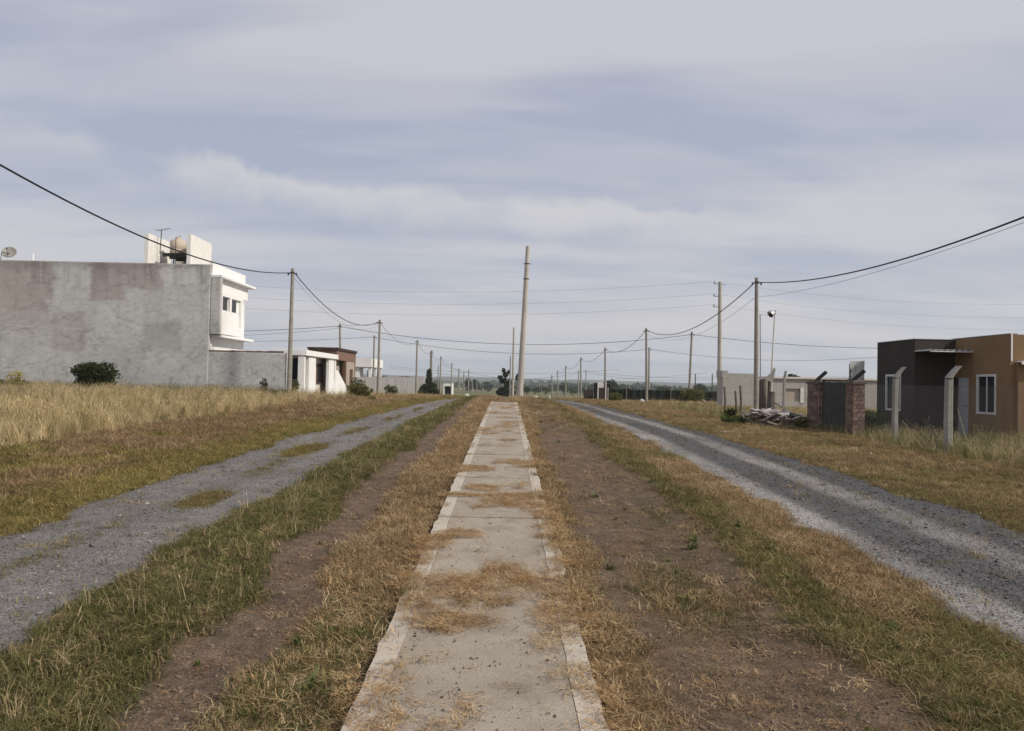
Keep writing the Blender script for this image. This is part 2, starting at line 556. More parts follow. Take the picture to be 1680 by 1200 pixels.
def make_ground():
    def lines(a):
        return np.unique(np.round(np.concatenate(a), 3))
    xs = lines([np.arange(-7, 7.01, .085), np.arange(7, 20, .3), -np.arange(7, 20, .3), np.geomspace(20, 9000, 34), -np.geomspace(20, 9000, 34)])
    ys = lines([np.arange(1.6, 12, .085), np.arange(12, 24, .16), np.arange(24, 48, .4), np.geomspace(48, 9000, 60), -np.geomspace(1, 400, 14), [0, .8]])
    X, Y, f = grid(xs, ys)
    Z = ground_z(X, Y)
    far = sm(30, 60, np.maximum(np.abs(X), Y))
    c = ground_colour(X, Y)
    m = bpy.data.materials.new('soil_and_turf'); m.use_nodes = True
    t = NT(m.node_tree); b = m.node_tree.nodes['Principled BSDF']
    tc = t.n('ShaderNodeNewGeometry').outputs['Position']
    at = t.n('ShaderNodeAttribute', attribute_name='gcol').outputs[0]
    n1 = t.noise(tc, 9.0, 6, .65); n2 = t.noise(tc, 60, 4, .6); n3 = t.noise(t.mapping(tc, (1, .5, 1)), 2.2, 5, .6)
    col = t.mix(1.0, at, t.mix(t.mapr(n1, .3, .7), (.72, .72, .72), (1.25, 1.22, 1.18)), 'MULTIPLY')
    col = t.mix(1.0, col, t.mix(t.mapr(n2, .3, .7), (.62, .62, .62), (1.3, 1.3, 1.3)), 'MULTIPLY')
    col = t.mix(t.mapr(n3, .5, .72, 0, .45), col, t.mix(1.0, col, (.62, .6, .58), 'MULTIPLY'))
    t.link(col, b.inputs['Base Color'])
    b.inputs['Roughness'].default_value = .97
    b.inputs['Specular IOR Level'].default_value = .1
    bp = t.n('ShaderNodeBump'); bp.inputs['Strength'].default_value = .9; bp.inputs['Distance'].default_value = .045
    h = t.math('ADD', t.math('MULTIPLY', n1, 1.0), t.math('MULTIPLY', n2, .5))
    t.link(h, bp.inputs['Height']); t.link(bp.outputs[0], b.inputs['Normal'])
    o = raw_mesh('ground', np.stack([X, Y, Z], 1), f, m, True, c)
    structure(o)
    return o


def gravel_colour(x, y, side):
    n = fbm(x, y*.5, .9, 71 if side < 0 else 73)
    fine = fbm(x, y, .18, 79, 2)
    if side < 0:
        base = np.array((.152, .141, .134))[None]*(.78+.36*n[:, None])
        trk = np.exp(-((x+4.42)/.26)**2)+np.exp(-((x+3.42)/.28)**2)
        base = base*(1+.16*trk[:, None])
    else:
        wx = x+.10*(fbm(x, y, 2.2, 83)-.5)*2+.10*np.sin(y*.21)
        light = np.exp(-((wx-3.66)/.28)**4)+.85*np.exp(-((wx-4.92)/.24)**4)
        light = np.clip(light*(.1+1.35*n), 0, 1)[:, None]
        base = np.array((.082, .080, .080))*(1-light)+np.array((.275, .262, .246))*light
    return base*(.8+.4*fine[:, None])


def make_road(name, side):
    a, b = (-5.35, -2.5) if side < 0 else (2.95, 6.25)
    xs = np.arange(a, b+.001, .075)
    ys = np.unique(np.round(np.concatenate([np.arange(1.6, 14, .09), np.arange(14, 30, .2), np.arange(30, 60, .5), np.geomspace(60, 260, 24)]), 3))
    X, Y, f = grid(xs, ys)
    l, r = road_w(X, Y)
    w = l if side < 0 else r
    # grass tongues along the middle of the left track
    if side < 0:
        w = w*(1-mid_grass(X, Y)*.9)
    Z = ground_z(X, Y)+.012*sm(.3, .7, w)-.03*(1-sm(.2, .5, w))
    keep = (w[f].max(1) > .12)
    f = f[keep]
    c = gravel_colour(X, Y, side)
    m = bpy.data.materials.new('gravel_'+('left' if side < 0 else 'right')); m.use_nodes = True
    t = NT(m.node_tree); bs = m.node_tree.nodes['Principled BSDF']
    pos = t.n('ShaderNodeNewGeometry').outputs['Position']
    at = t.n('ShaderNodeAttribute', attribute_name='gcol').outputs[0]
    vo = t.n('ShaderNodeTexVoronoi'); t.link(pos, vo.inputs['Vector']); vo.inputs['Scale'].default_value = 42
    vo2 = t.n('ShaderNodeTexVoronoi'); t.link(pos, vo2.inputs['Vector']); vo2.inputs['Scale'].default_value = 95
    sepc = t.n('ShaderNodeSeparateColor'); t.link(vo.outputs['Color'], sepc.inputs[0])
    sepc2 = t.n('ShaderNodeSeparateColor'); t.link(vo2.outputs['Color'], sepc2.inputs[0])
    col = t.mix(1.0, at, t.mix(sepc.outputs[0], (.74, .74, .74), (1.3, 1.29, 1.27)), 'MULTIPLY')
    col = t.mix(1.0, col, t.mix(sepc2.outputs[1], (.72, .72, .72), (1.28, 1.28, 1.28)), 'MULTIPLY')
    t.link(col, bs.inputs['Base Color']); bs.inputs['Roughness'].default_value = .9; bs.inputs['Specular IOR Level'].default_value = .2
    bp = t.n('ShaderNodeBump'); bp.inputs['Strength'].default_value = .8; bp.inputs['Distance'].default_value = .015; bp.invert = True
    t.link(vo.outputs['Distance'], bp.inputs['Height']); t.link(bp.outputs[0], bs.inputs['Normal'])
    used = np.unique(f); remap = np.zeros(len(X), np.int64); remap[used] = np.arange(len(used))
    o = raw_mesh(name, np.stack([X, Y, Z], 1)[used], remap[f], m, True, c[used])
    return structure(o)


def mid_grass(x, y):
    """tongues of grass between the wheel tracks of the left road"""
    m = np.zeros_like(np.asarray(x, float))
    for cx, cy, rx, ry, a in ((-3.98, 6.4, .13, 1.3, .5), (-3.72, 9.5, .28, .75, 1), (-3.85, 12.3, .2, 1.0, .55), (-4.0, 15.2, .36, 1.6, 1), (-3.95, 20, .2, 1.6, .7), (-3.9, 26.5, .18, 2.2, .7), (-3.95, 34, .16, 2.0, .6)):
        m = np.maximum(m, a*np.exp(-(((x-cx)/rx)**2+((y-cy)/ry)**2)**2))
    return m*sm(.25, .55, fbm(x, y, .5, 103)+.12)


ground = make_ground()
road_l = make_road('gravel_road', -1)
road_r = make_road('gravel_road', 1)

# ------------------------------------------------------------------ sidewalk: cast slabs with pale trowelled borders
SW_L, SW_R = -.72, .505
joints = [5.4+1.457*k for k in range(-3, 21)]
sw = bpy.data.objects.new('sidewalk', None)
COL.objects.link(sw)
sw['_b'] = (0, 0, 0)
structure(sw)


def make_sidewalk():
    for k in range(len(joints)-1):
        a, b = joints[k]+.0025, joints[k+1]-.0025
        if abs(b-9.77) < .03:
            b -= .10
        if abs(a-9.77) < .03:
            a += .02
        za, zb = prof(a)+random.uniform(-.006, .006), prof(b)+random.uniform(-.006, .006)
        n = 11
        def edge(x, amp):
            return [x+random.uniform(-amp, amp)*(2.2 if i in (0, n-1) and random.random() < .4 else 1) for i in range(n)]
        el, er = edge(SW_L, .012), edge(SW_R, .012)
        il, ir = edge(SW_L+.135, .004), edge(SW_R-.135, .004)
        def strip(le, re, dz, name, m, parent):
            mb = MB()
            T = [(i/(n-1)) for i in range(n)]
            for s in range(n-1):
                y0, y1 = a+(b-a)*T[s], a+(b-a)*T[s+1]
                z0, z1 = za+(zb-za)*T[s]+dz, za+(zb-za)*T[s+1]+dz
                mb.poly([(le[s], y0, z0), (re[s], y0, z0), (re[s+1], y1, z1), (le[s+1], y1, z1)])
                for e, sgn in ((le, 1), (re, -1)):
                    q = [(e[s], y0, z0), (e[s+1], y1, z1), (e[s+1], y1, z1-.14), (e[s], y0, z0-.14)]
                    mb.poly(q if sgn > 0 else q[::-1])
            mb.poly([(le[0], a, za+dz), (le[0], a, za-.14), (re[0], a, za-.14), (re[0], a, za+dz)])
            mb.poly([(le[-1], b, zb+dz), (re[-1], b, zb+dz), (re[-1], b, zb-.14), (le[-1], b, zb-.14)])
            return mb.build(name, m, parent)
        s = strip(il, ir, 0, 'slab', M_SIDEWALK, sw)
        strip(el, [v-.002 for v in il], .004, 'border', M_EDGE, s)
        strip([v+.002 for v in ir], er, .004, 'border', M_EDGE, s)
make_sidewalk()

# ------------------------------------------------------------------ grass as geometry-node instances (nobody could count the blades)


def tuft_mesh(name, nblade, rad, hmin, hmax, wid, lean, m, curl=.5, seed=0, flat=False, head=0.0):
    r = random.Random(seed)
    v, f = [], []
    for _ in range(nblade):
        a = r.uniform(0, 2*math.pi); rr = rad*math.sqrt(r.random())
        bx, by = rr*math.cos(a), rr*math.sin(a)
        d = r.uniform(0, 2*math.pi)
        h = r.uniform(hmin, hmax); L = lean*r.uniform(.3, 1.3)*h
        w = wid*r.uniform(.6, 1.3)
        dx, dy = math.cos(d), math.sin(d)
        sx, sy = -dy*w/2, dx*w/2
        if r.random() < .5:                              # blades are twisted: half of them show their flat side another way
            sx, sy = (sx*.6+dx*w*.3, sy*.6+dy*w*.3)
        zz = -.01
        p0 = (bx, by, zz)
        if flat:
            c = r.uniform(-.6, .6)
            z1, z2 = r.uniform(.004, .02), r.uniform(.002, .03)
            p1 = (bx+dx*h*.5, by+dy*h*.5, z1)
            p2 = (bx+math.cos(d+c)*h, by+math.sin(d+c)*h, z2)
            p0 = (bx, by, r.uniform(.002, .01))
        else:
            p1 = (bx+dx*L*.35, by+dy*L*.35, h*.6)
            p2 = (bx+dx*L*(1+curl*.3)+dy*L*curl*r.uniform(-.6, .6), by+dy*L*(1+curl*.3)-dx*L*curl*r.uniform(-.6, .6), h*(1-curl*.35*r.random()))
        i = len(v)
        v += [(p0[0]-sx, p0[1]-sy, p0[2]), (p0[0]+sx, p0[1]+sy, p0[2]), (p1[0]-sx*.85, p1[1]-sy*.85, p1[2]), (p1[0]+sx*.85, p1[1]+sy*.85, p1[2]), p2]
        f += [(i, i+1, i+3, i+2), (i+2, i+3, i+4)]
        if head and r.random() < head:                   # seed head
            i = len(v); hw = w*.9; hl = h*.2
            tx, ty, tz = p2
            ex, ey = dx*.3, dy*.3
            v += [(tx-dy*hw*.2, ty+dx*hw*.2, tz-.01), (tx+ex*hl*.5-dy*hw, ty+ey*hl*.5+dx*hw, tz+hl*.4), (tx+ex*hl, ty+ey*hl, tz+hl), (tx+ex*hl*.5+dy*hw, ty+ey*hl*.5-dx*hw, tz+hl*.4)]
            f += [(i, i+1, i+2, i+3)]
    me = bpy.data.meshes.new(name)
    me.from_pydata(v, [], f); me.update()
    me.materials.append(m)
    return me


def stone_mesh(name, seed, m):
    r = random.Random(seed)
    ph = (1+5**.5)/2
    vs = [Vector(p).normalized() for p in ((-1, ph, 0), (1, ph, 0), (-1, -ph, 0), (1, -ph, 0), (0, -1, ph), (0, 1, ph), (0, -1, -ph), (0, 1, -ph), (ph, 0, -1), (ph, 0, 1), (-ph, 0, -1), (-ph, 0, 1))]
    sx, sy, sz = r.uniform(.7, 1.3), r.uniform(.6, 1.0), r.uniform(.4, .75)
    vs = [(p.x*sx*r.uniform(.75, 1.2), p.y*sy*r.uniform(.75, 1.2), p.z*sz*r.uniform(.75, 1.2)+sz*.3) for p in vs]
    fs = [(0, 11, 5), (0, 5, 1), (0, 1, 7), (0, 7, 10), (0, 10, 11), (1, 5, 9), (5, 11, 4), (11, 10, 2), (10, 7, 6), (7, 1, 8), (3, 9, 4), (3, 4, 2), (3, 2, 6), (3, 6, 8), (3, 8, 9), (4, 9, 5), (2, 4, 11), (6, 2, 10), (8, 6, 7), (9, 8, 1)]
    me = bpy.data.meshes.new(name); me.from_pydata(vs, [], fs); me.update(); me.materials.append(m)
    return me


def scatter(name, label, cat, pts, scl, tint, sources, tilt=.12, parent=None):
    """one object whose points carry instances of a few tuft shapes"""
    n = len(pts)
    me = bpy.data.meshes.new(name)
    me.vertices.add(n); me.vertices.foreach_set('co', np.asarray(pts, np.float32).ravel())
    rot = np.stack([rng.normal(0, tilt, n), rng.normal(0, tilt, n), rng.uniform(0, 6.283, n)], 1)
    a = me.attributes.new('rot', 'FLOAT_VECTOR', 'POINT'); a.data.foreach_set('vector', rot.astype(np.float32).ravel())
    a = me.attributes.new('scl', 'FLOAT', 'POINT'); a.data.foreach_set('value', np.asarray(scl, np.float32))
    a = me.attributes.new('pick', 'INT', 'POINT'); a.data.foreach_set('value', rng.integers(0, len(sources), n).astype(np.int32))
    a = me.attributes.new('tint', 'FLOAT_COLOR', 'POINT'); a.data.foreach_set('color', np.concatenate([tint, np.ones((n, 1))], 1).astype(np.float32).ravel())
    me.materials.append(sources[0].materials[0])
    o = bpy.data.objects.new(name, me); COL.objects.link(o)
    g = bpy.data.node_groups.new(name+'_scatter', 'GeometryNodeTree')
    g.interface.new_socket('Geometry', in_out='INPUT', socket_type='NodeSocketGeometry')
    g.interface.new_socket('Geometry', in_out='OUTPUT', socket_type='NodeSocketGeometry')
    gi = g.nodes.new('NodeGroupInput'); go = g.nodes.new('NodeGroupOutput')
    join = g.nodes.new('GeometryNodeJoinGeometry')
    for s in reversed(sources):
        so_ = bpy.data.objects.new(s.name, s)            # never linked to the scene: only the shape is used
        oi = g.nodes.new('GeometryNodeObjectInfo'); oi.inputs['Object'].default_value = so_
        oi.inputs['As Instance'].default_value = False
        g2 = g.nodes.new('GeometryNodeGeometryToInstance')
        g.links.new(oi.outputs['Geometry'], g2.inputs[0]); g.links.new(g2.outputs[0], join.inputs[0])
    iop = g.nodes.new('GeometryNodeInstanceOnPoints')
    g.links.new(gi.outputs[0], iop.inputs['Points']); g.links.new(join.outputs[0], iop.inputs['Instance'])
    iop.inputs['Pick Instance'].default_value = True
    def named(nm, typ):
        nd = g.nodes.new('GeometryNodeInputNamedAttribute'); nd.data_type = typ; nd.inputs[0].default_value = nm
        return [s for s in nd.outputs if s.enabled and s.name == 'Attribute'][0]
    g.links.new(named('pick', 'INT'), iop.inputs['Instance Index'])
    g.links.new(named('rot', 'FLOAT_VECTOR'), iop.inputs['Rotation'])
    g.links.new(named('scl', 'FLOAT'), iop.inputs['Scale'])
    g.links.new(iop.outputs[0], go.inputs[0])
    md = o.modifiers.new('scatter', 'NODES'); md.node_group = g
    o['kind'] = 'stuff'
    tag(o, label, cat)
    return o


M_BLADE = mat_leaf('grass_blade', True, trans=.3, var=.6)
T_SHORT = [tuft_mesh('short_tuft_%d' % i, 22, .08, .018, .058, .0048, 1.6, M_BLADE, 1.1, 100+i) for i in range(5)]
T_GREEN = [tuft_mesh('green_tuft_%d' % i, 26, .075, .028, .090, .0048, 1.15, M_BLADE, 1.0, 200+i, head=.012) for i in range(5)]
T_TALL = [tuft_mesh('tall_tuft_%d' % i, 22, .09, .30, .78, .0065, .38, M_BLADE, .5, 300+i, head=.45) for i in range(5)]
T_STALK = [tuft_mesh('stalk_%d' % i, 6, .04, .16, .34, .0032, .35, M_BLADE, .4, 350+i, head=.8) for i in range(4)]
T_WEED = [tuft_mesh('weed_leaf_%d' % i, 11, .03, .03, .07, .024, 1.3, M_BLADE, .6, 450+i) for i in range(3)]
T_CLIP = [tuft_mesh('clipping_%d' % i, 13, .085, .035, .11, .0048, .3, M_BLADE, .5, 400+i, flat=True) for i in range(5)]


def in_solid(x, y):
    """spots under buildings"""
    s = (x < -11.4) & (y > 40.8) & (y < 56)
    s |= (x > 13.3) & (y > 22.1) & (y < 30.5)
    return s


def make_grass():
    bands_ = [(2.2, 6, 620), (6, 10, 430), (10, 16, 250), (16, 26, 120), (26, 45, 55), (45, 95, 11)]
    out = {k: ([], [], []) for k in ('short', 'green', 'tall', 'stalk')}
    for a, b, dens in bands_:
        half = .76*b+2.0
        n = int((b-a)*2*half*dens)
        y = rng.uniform(a, b, n); x = rng.uniform(-half, half, n)
        ok = np.abs(x) < .76*y+1.6
        x, y = x[ok], y[ok]
        w, xw = zones(x, y)
        l, r = road_w(x, y)
        mg = mid_grass(x, y)
        roadm = np.clip(l*(1-mg*.95)+r, 0, 1)
        en = (fbm(x, y, .5, 133, 3)-.60)*.24-.05*sm(5.0, 4.2, y)
        on_sw = (x > SW_L+en) & (x < SW_R-en) & (y < 36.2)
        sparse = {'dirt': .10, 'dry': .92, 'green': 1.0, 'olive': .95, 'brown': .8, 'gold': .62}
        p = sum(w[k]*sparse[k] for k in w)
        p = np.clip(p, 0, 1)*(1-roadm)+.02*roadm
        p = np.maximum(p, mg*l*.7)
        df = w['dirt']/(sum(w.values())+1e-4)
        p = p*(1-.97*sm(.18, .72, df+(fbm(x, y, .4, 137, 3)-.5)*.6))
        p = p*np.where((x < -9.3) & (y > 12), np.clip(.25+2.2*(fbm(x, y, 2.4, 139)-.3), .15, 1), 1)
        clump = fbm(x, y, .22, 131, 3)
        p = p*np.clip(.35+1.3*clump, 0, 1.1)
        # lines of growth at the slab joint
        keep = (rng.random(len(x)) < p) & ~on_sw & ~in_solid(x, y)
        x, y = x[keep], y[keep]
        w = {k: v[keep] for k, v in w.items()}; mg = mg[keep]; l = l[keep]
        tot = sum(w.values())+1e-6
        u = rng.random(len(x))*tot
        names = list(w); cs = np.cumsum([w[k] for k in names], 0)
        kind = (u[None] > cs).sum(0).clip(0, 5)
        kind = np.where(tot < .15, names.index('olive'), kind)
        z = ground_z(x, y)
        z = np.where((x > SW_L) & (x < SW_R) & (y < 36.2), prof(y)+.012, z)
        grow = (1+np.maximum(y-8, 0)/30)
        q = rng.random(len(x)); big = fbm(x, y, 1.2, 141)
        g_tuft = np.isin(kind, [names.index('green')])
        t_tuft = (kind == names.index('gold')) & (rng.random(len(x)) < np.where(x < 0, .7, .5))
        o_tuft = (kind == names.index('olive')) & (rng.random(len(x)) < .35)
        midg = (mg*l > .3)
        tint = np.zeros((len(x), 3))
        cols = {'dirt': [(.23, .165, .095), (.29, .22, .135), (.12, .112, .05)], 'dry': [(.36, .255, .138), (.285, .19, .10), (.43, .33, .20), (.20, .14, .08)],
                'green': [(.100, .104, .040), (.130, .130, .050), (.18, .160, .068), (.31, .235, .13)], 'olive': [(.225, .178, .082), (.180, .158, .066), (.30, .225, .118), (.135, .122, .053)],
                'brown': [(.275, .185, .105), (.225, .148, .083), (.34, .24, .14), (.175, .13, .072)], 'gold': [(.56, .435, .25), (.48, .365, .20), (.64, .52, .32), (.31, .25, .12), (.17, .155, .065)]}
        for i, k in enumerate(names):
            s = kind == i
            c = np.array(cols[k])
            tint[s] = c[rng.integers(0, len(c), s.sum())]
        tint[midg] = np.array((.19, .155, .065))
        tint *= (.75+.5*big)[:, None]
        yel = (kind == names.index('olive')) & (x < -4)
        tint[yel] *= np.array((1.12, 1.12, .92))
        pts = np.stack([x, y, z], 1)
        hts = .8+.5*q
        tall_scale = np.where(x < 0, .36+.36*q, .26+.3*q)*np.clip(.15+1.7*big, .4, 1.35)
        gsel = (g_tuft | o_tuft | midg) & ~t_tuft
        ridge_l = (x < -1.7) & (x > -3.2)
        for nm, sel, sc in (('green', gsel, hts*grow*np.where(ridge_l, .85, np.where(o_tuft, .65, .6))), ('tall', t_tuft, tall_scale), ('short', ~gsel & ~t_tuft, hts*grow*np.where(x < -6, 1.3, 1.0))):
            out[nm][0].append(pts[sel]); out[nm][1].append(sc[sel]); out[nm][2].append(tint[sel])
        st = (ridge_l & (rng.random(len(x)) < .010)) | (((x < -5) | (x > 9.6)) & (rng.random(len(x)) < .006))
        out['stalk'][0].append(pts[st]); out['stalk'][1].append((.55+.6*q[st])); out['stalk'][2].append(np.tile((.42, .34, .20), (st.sum(), 1)))
    # fringe of tall pale grass along the foot of the big wall, the porch house and the fence
    fx, fy = [], []
    for x0, y0, x1, y1, n, wd in ((-31, 40.3, -12, 40.3, 1300, .35), (-33, 33, -16, 39.5, 2000, 4.0), (-27, 30, -12, 36, 1500, 3.0), (11, 17.5, 13.2, 27, 900, .6), (10.6, 13, 10.6, 30, 520, .25), (13.4, 20.4, 18, 20.2, 620, .9), (12, 29, 12.4, 44, 700, 1.4), (9.6, 27, 10.4, 44, 420, .5)):
        t_ = rng.random(n)
        fx.append(x0+(x1-x0)*t_+rng.normal(0, wd, n)); fy.append(y0+(y1-y0)*t_+rng.normal(0, wd, n))
    fx, fy = np.concatenate(fx), np.concatenate(fy)
    ok = ~in_solid(fx, fy) & ~((fx < -10) & (fy > 40.85)) & (np.abs(fx) > 8.5)
    fx, fy = fx[ok], fy[ok]
    c = np.array([(.50, .40, .245), (.43, .335, .20), (.58, .48, .315), (.28, .24, .12), (.14, .135, .06)])[rng.integers(0, 5, len(fx))]
    wb = (fx < -11) & (fy > 39.3) & (rng.random(len(fx)) < .8)
    c[wb] = np.array((.075, .078, .034))
    gr_ = (fx > 0) & (rng.random(len(fx)) < .55)
    c[gr_] = np.array((.15, .16, .055))
    c *= (.75+.5*fbm(fx, fy, 1.5, 147))[:, None]
    out['tall'][0].append(np.stack([fx, fy, ground_z(fx, fy)], 1)); out['tall'][1].append(np.where(fx < 0, rng.uniform(.4, .8, len(fx)), rng.uniform(.25, .6, len(fx)))); out['tall'][2].append(c)
    cat = lambda k: [np.concatenate(v) for v in out[k]]
    p, s, c = cat('short'); scatter('short_grass', 'short dry brown grass covering the verges beside the sidewalk', 'grass', p, s, c, T_SHORT, .2)
    p, s, c = cat('green'); scatter('green_grass', 'thicker green grass in strips along the gravel tracks', 'grass', p, s, c, T_GREEN, .2)
    p, s, c = cat('tall'); scatter('tall_dry_grass', 'tall pale golden grass below the walls and along the fence', 'grass', p, s, c, T_TALL, .15)
    p, s, c = cat('stalk'); scatter('seed_stalk_grass', 'thin straw coloured seed stalks rising out of the green grass', 'grass', p, s, c, T_STALK, .15)
    # broad-leaved weeds low in the turf
    n = 5200
    y = 2.6+22*rng.random(n)**1.6; x = rng.uniform(-9, 9, n)
    w, _ = zones(x, y); l, r = road_w(x, y)
    k = (rng.random(n) < (w['green']*.8+w['olive']*.5+w['dry']*.10+w['dirt']*.05)*sm(.42, .62, fbm(x, y, .9, 181))) & (l+r < .3) & ~((x > SW_L-.06) & (x < SW_R+.06)) & (np.abs(x) < .76*y+1)
    x, y = x[k], y[k]
    c = np.array([(.085, .105, .035), (.12, .13, .05), (.16, .14, .06)])[rng.integers(0, 3, len(x))]
    scatter('broadleaf_weeds', 'low broad leaved weeds scattered through the roadside grass', 'weeds', np.stack([x, y, ground_z(x, y)+.01], 1), rng.uniform(.5, 1.2, len(x)), c, T_WEED, .2)
    # dry clippings strewn over the sidewalk
    n = 46000
    y = 2.4+(36-2.4)*rng.random(n)**1.7; x = rng.uniform(SW_L-.1, SW_R+.1, n)
    m = fbm(x*1.0, y*.8, .75, 151, 4)
    edge = np.minimum(np.abs(x-SW_L), np.abs(x-SW_R))
    p = .9*sm(.555, .64, m+.05*np.exp(-(edge/.12)**2))*1.0+.012
    for jy in joints:
        p = np.maximum(p, .12*np.exp(-((y-jy)/.03)**2))
    p = np.maximum(p, 1.0*np.exp(-((y-9.68-.05*np.sin(x*9))/.16)**4))
    for cx, cy, rx, ry, a in ((-.28, 5.75, .34, .35, .95), (-.33, 4.95, .28, .22, .8), (.42, 5.3, .2, .6, .9), (-.5, 4.35, .2, .12, .4), (.30, 4.55, .16, .12, .55), (-.55, 5.5, .22, .12, .8)):
        p = np.maximum(p, a*np.exp(-(((x-cx)/rx)**2+((y-cy)/ry)**2)**2)*np.clip(.3+1.3*fbm(x, y, .2, 161, 3), 0, 1))
    near = sm(4.9, 4.2, y)
    p = p*(1-.75*near)*(1-.5*sm(11, 20, y))
    k = rng.random(n) < np.clip(p, 0, 1)*.85
    x, y = x[k], y[k]
    c = np.array([(.40, .265, .135), (.29, .18, .09), (.50, .37, .21), (.17, .11, .06)])[rng.integers(0, 4, len(x))]
    scatter('cut_grass', 'dry brown grass clippings strewn across the concrete sidewalk', 'clippings', np.stack([x, y, prof(y)+.007], 1), rng.uniform(.45, 1.05, len(x)), c, T_CLIP, .05)
    # clippings on the bare soil as well
    n = 26000
    y = 2.3+14*rng.random(n)**1.4; x = rng.uniform(-2.3, 3.2, n)
    w, _ = zones(x, y)
    k = (rng.random(n) < (w['dirt']*.14+w['dry']*.4)*np.clip(.1+1.5*fbm(x, y, .4, 171, 3), 0, 1)) & ~((x > SW_L-.02) & (x < SW_R+.02))
    x, y = x[k], y[k]
    c = np.array([(.36, .235, .12), (.27, .17, .085), (.46, .34, .20), (.17, .105, .06)])[rng.integers(0, 4, len(x))]
    scatter('straw_litter', 'loose straw and dead grass lying on the bare soil', 'litter', np.stack([x, y, ground_z(x, y)+.004], 1), rng.uniform(.4, 1.0, len(x)), c, T_CLIP, .12)


make_grass()


def make_stones():
    m = bpy.data.materials.new('stone'); m.use_nodes = True
    t = NT(m.node_tree); b = m.node_tree.nodes['Principled BSDF']
    at = t.n('ShaderNodeAttribute', attribute_type='INSTANCER', attribute_name='tint')
    t.link(at.outputs[0], b.inputs['Base Color']); b.inputs['Roughness'].default_value = .9; b.inputs['Specular IOR Level'].default_value = .2
    src = [stone_mesh('stone_%d' % i, 500+i, m) for i in range(5)]
    P_, S_, T_ = [], [], []
    for a, b_, dens in ((2.8, 8, 900), (8, 14, 420), (14, 26, 110)):
        for side, x0, x1 in ((-1, -5.4, -2.5), (1, 2.9, 6.3)):
            n = int((b_-a)*(x1-x0)*dens)
            x = rng.uniform(x0, x1, n); y = rng.uniform(a, b_, n)
            l, r = road_w(x, y)
            w = l*(1-mid_grass(x, y)) if side < 0 else r
            soft = band(x, -5.0, -2.8, .35) if side < 0 else band(x, 3.2, 5.9, .35)
            k = (rng.random(n) < .02+.8*w+.18*soft) & (np.abs(x) < .76*y+1)
            x, y = x[k], y[k]
            c = gravel_colour(x, y, side)*(.72+.6*rng.random((len(x), 1))**1.5)
            pale = rng.random(len(x)) < .02
            c[pale] = np.array((.34, .32, .29))
            P_.append(np.stack([x, y, ground_z(x, y)+.012], 1)); S_.append(rng.gamma(1.7, .0030, len(x))+.0018+.00035*np.maximum(y-6, 0)); T_.append(c)
    scatter('gravel', 'loose grey gravel stones spread over both tracks', 'gravel', np.concatenate(P_), np.concatenate(S_), np.concatenate(T_), src, .5)
    # clods and crumbs on the bare soil
    n = 20000
    y = 2.6+15*rng.random(n)**1.4; x = rng.uniform(-2.4, 3.0, n)
    w, _ = zones(x, y)
    k = (rng.random(n) < w['dirt']) & ~((x > SW_L-.02) & (x < SW_R+.02))
    x, y = x[k], y[k]
    c = C_DIRT*(.7+.8*rng.random((len(x), 1)))
    scatter('soil_crumbs', 'small clods of soil lying on the bare brown earth', 'soil', np.stack([x, y, ground_z(x, y)], 1), rng.gamma(2.0, .0032, len(x))+.002, c, src, .5)
    n = 2600
    y = 2.5+14*rng.random(n)**1.7; x = rng.uniform(SW_L, SW_R, n)
    c = np.array((.13, .10, .078))*(.5+1.3*rng.random((n, 1)))
    scatter('path_grit', 'dark crumbs of earth and grit scattered over the sidewalk slabs', 'grit', np.stack([x, y, prof(y)+.003], 1), rng.gamma(1.6, .0017, n)+.0012, c, src, .5)


make_stones()

# ------------------------------------------------------------------ plants


def leaf_cloud(blobs, n, size, seed=0, flat=.0, shell=.55):
    """many small leaf faces through the volume of some ellipsoids"""
    r = np.random.default_rng(seed)
    vol = np.array([b[3]*b[4]*b[5] for b in blobs])**.75
    pick = r.choice(len(blobs), n, p=vol/vol.sum())
    B = np.array(blobs)[pick]
    d = r.normal(size=(n, 3)); d /= np.linalg.norm(d, axis=1)[:, None]
    rad = (shell+(1-shell)*r.random(n)**.6)
    rad *= .82+.3*r.random(n)
    c = B[:, :3]+d*rad[:, None]*B[:, 3:6]
    a = r.normal(size=(n, 3)); a /= np.linalg.norm(a, axis=1)[:, None]
    b = np.cross(a, r.normal(size=(n, 3))); b /= np.linalg.norm(b, axis=1)[:, None]
    s = size*(.55+.9*r.random(n))[:, None]
    v = np.stack([c-a*s, c+b*s*.42, c+a*s, c-b*s*.42], 1).reshape(-1, 3)
    f = np.arange(4*n).reshape(-1, 4)
    return v, f


def leaf_obj(name, v, f, m, parent):
    b = np.array(parent['_b'])
    o = raw_mesh(name, v-b, f, m)
    o.parent = parent
    o['_b'] = tuple(parent['_b'])
    return o


L_DARK = mat_leaf('dark_leaf', False, (.040, .048, .022), .2)
L_MID = mat_leaf('mid_leaf', False, (.075, .088, .034), .25)
L_OLIVE = mat_leaf('olive_leaf', False, (.12, .12, .045), .3)
L_YELLOW = mat_leaf('yellow_flower', False, (.42, .34, .07), .3)
L_CON = mat_leaf('conifer_needle', False, (.050, .064, .028), .15)
L_STRAW = mat_leaf('straw', False, (.42, .33, .19), .3)
L_FAR = mat_leaf('far_leaf', False, (.045, .058, .030), .2)
L_FAR2 = mat_leaf('far_leaf_pale', False, (.075, .085, .040), .2)


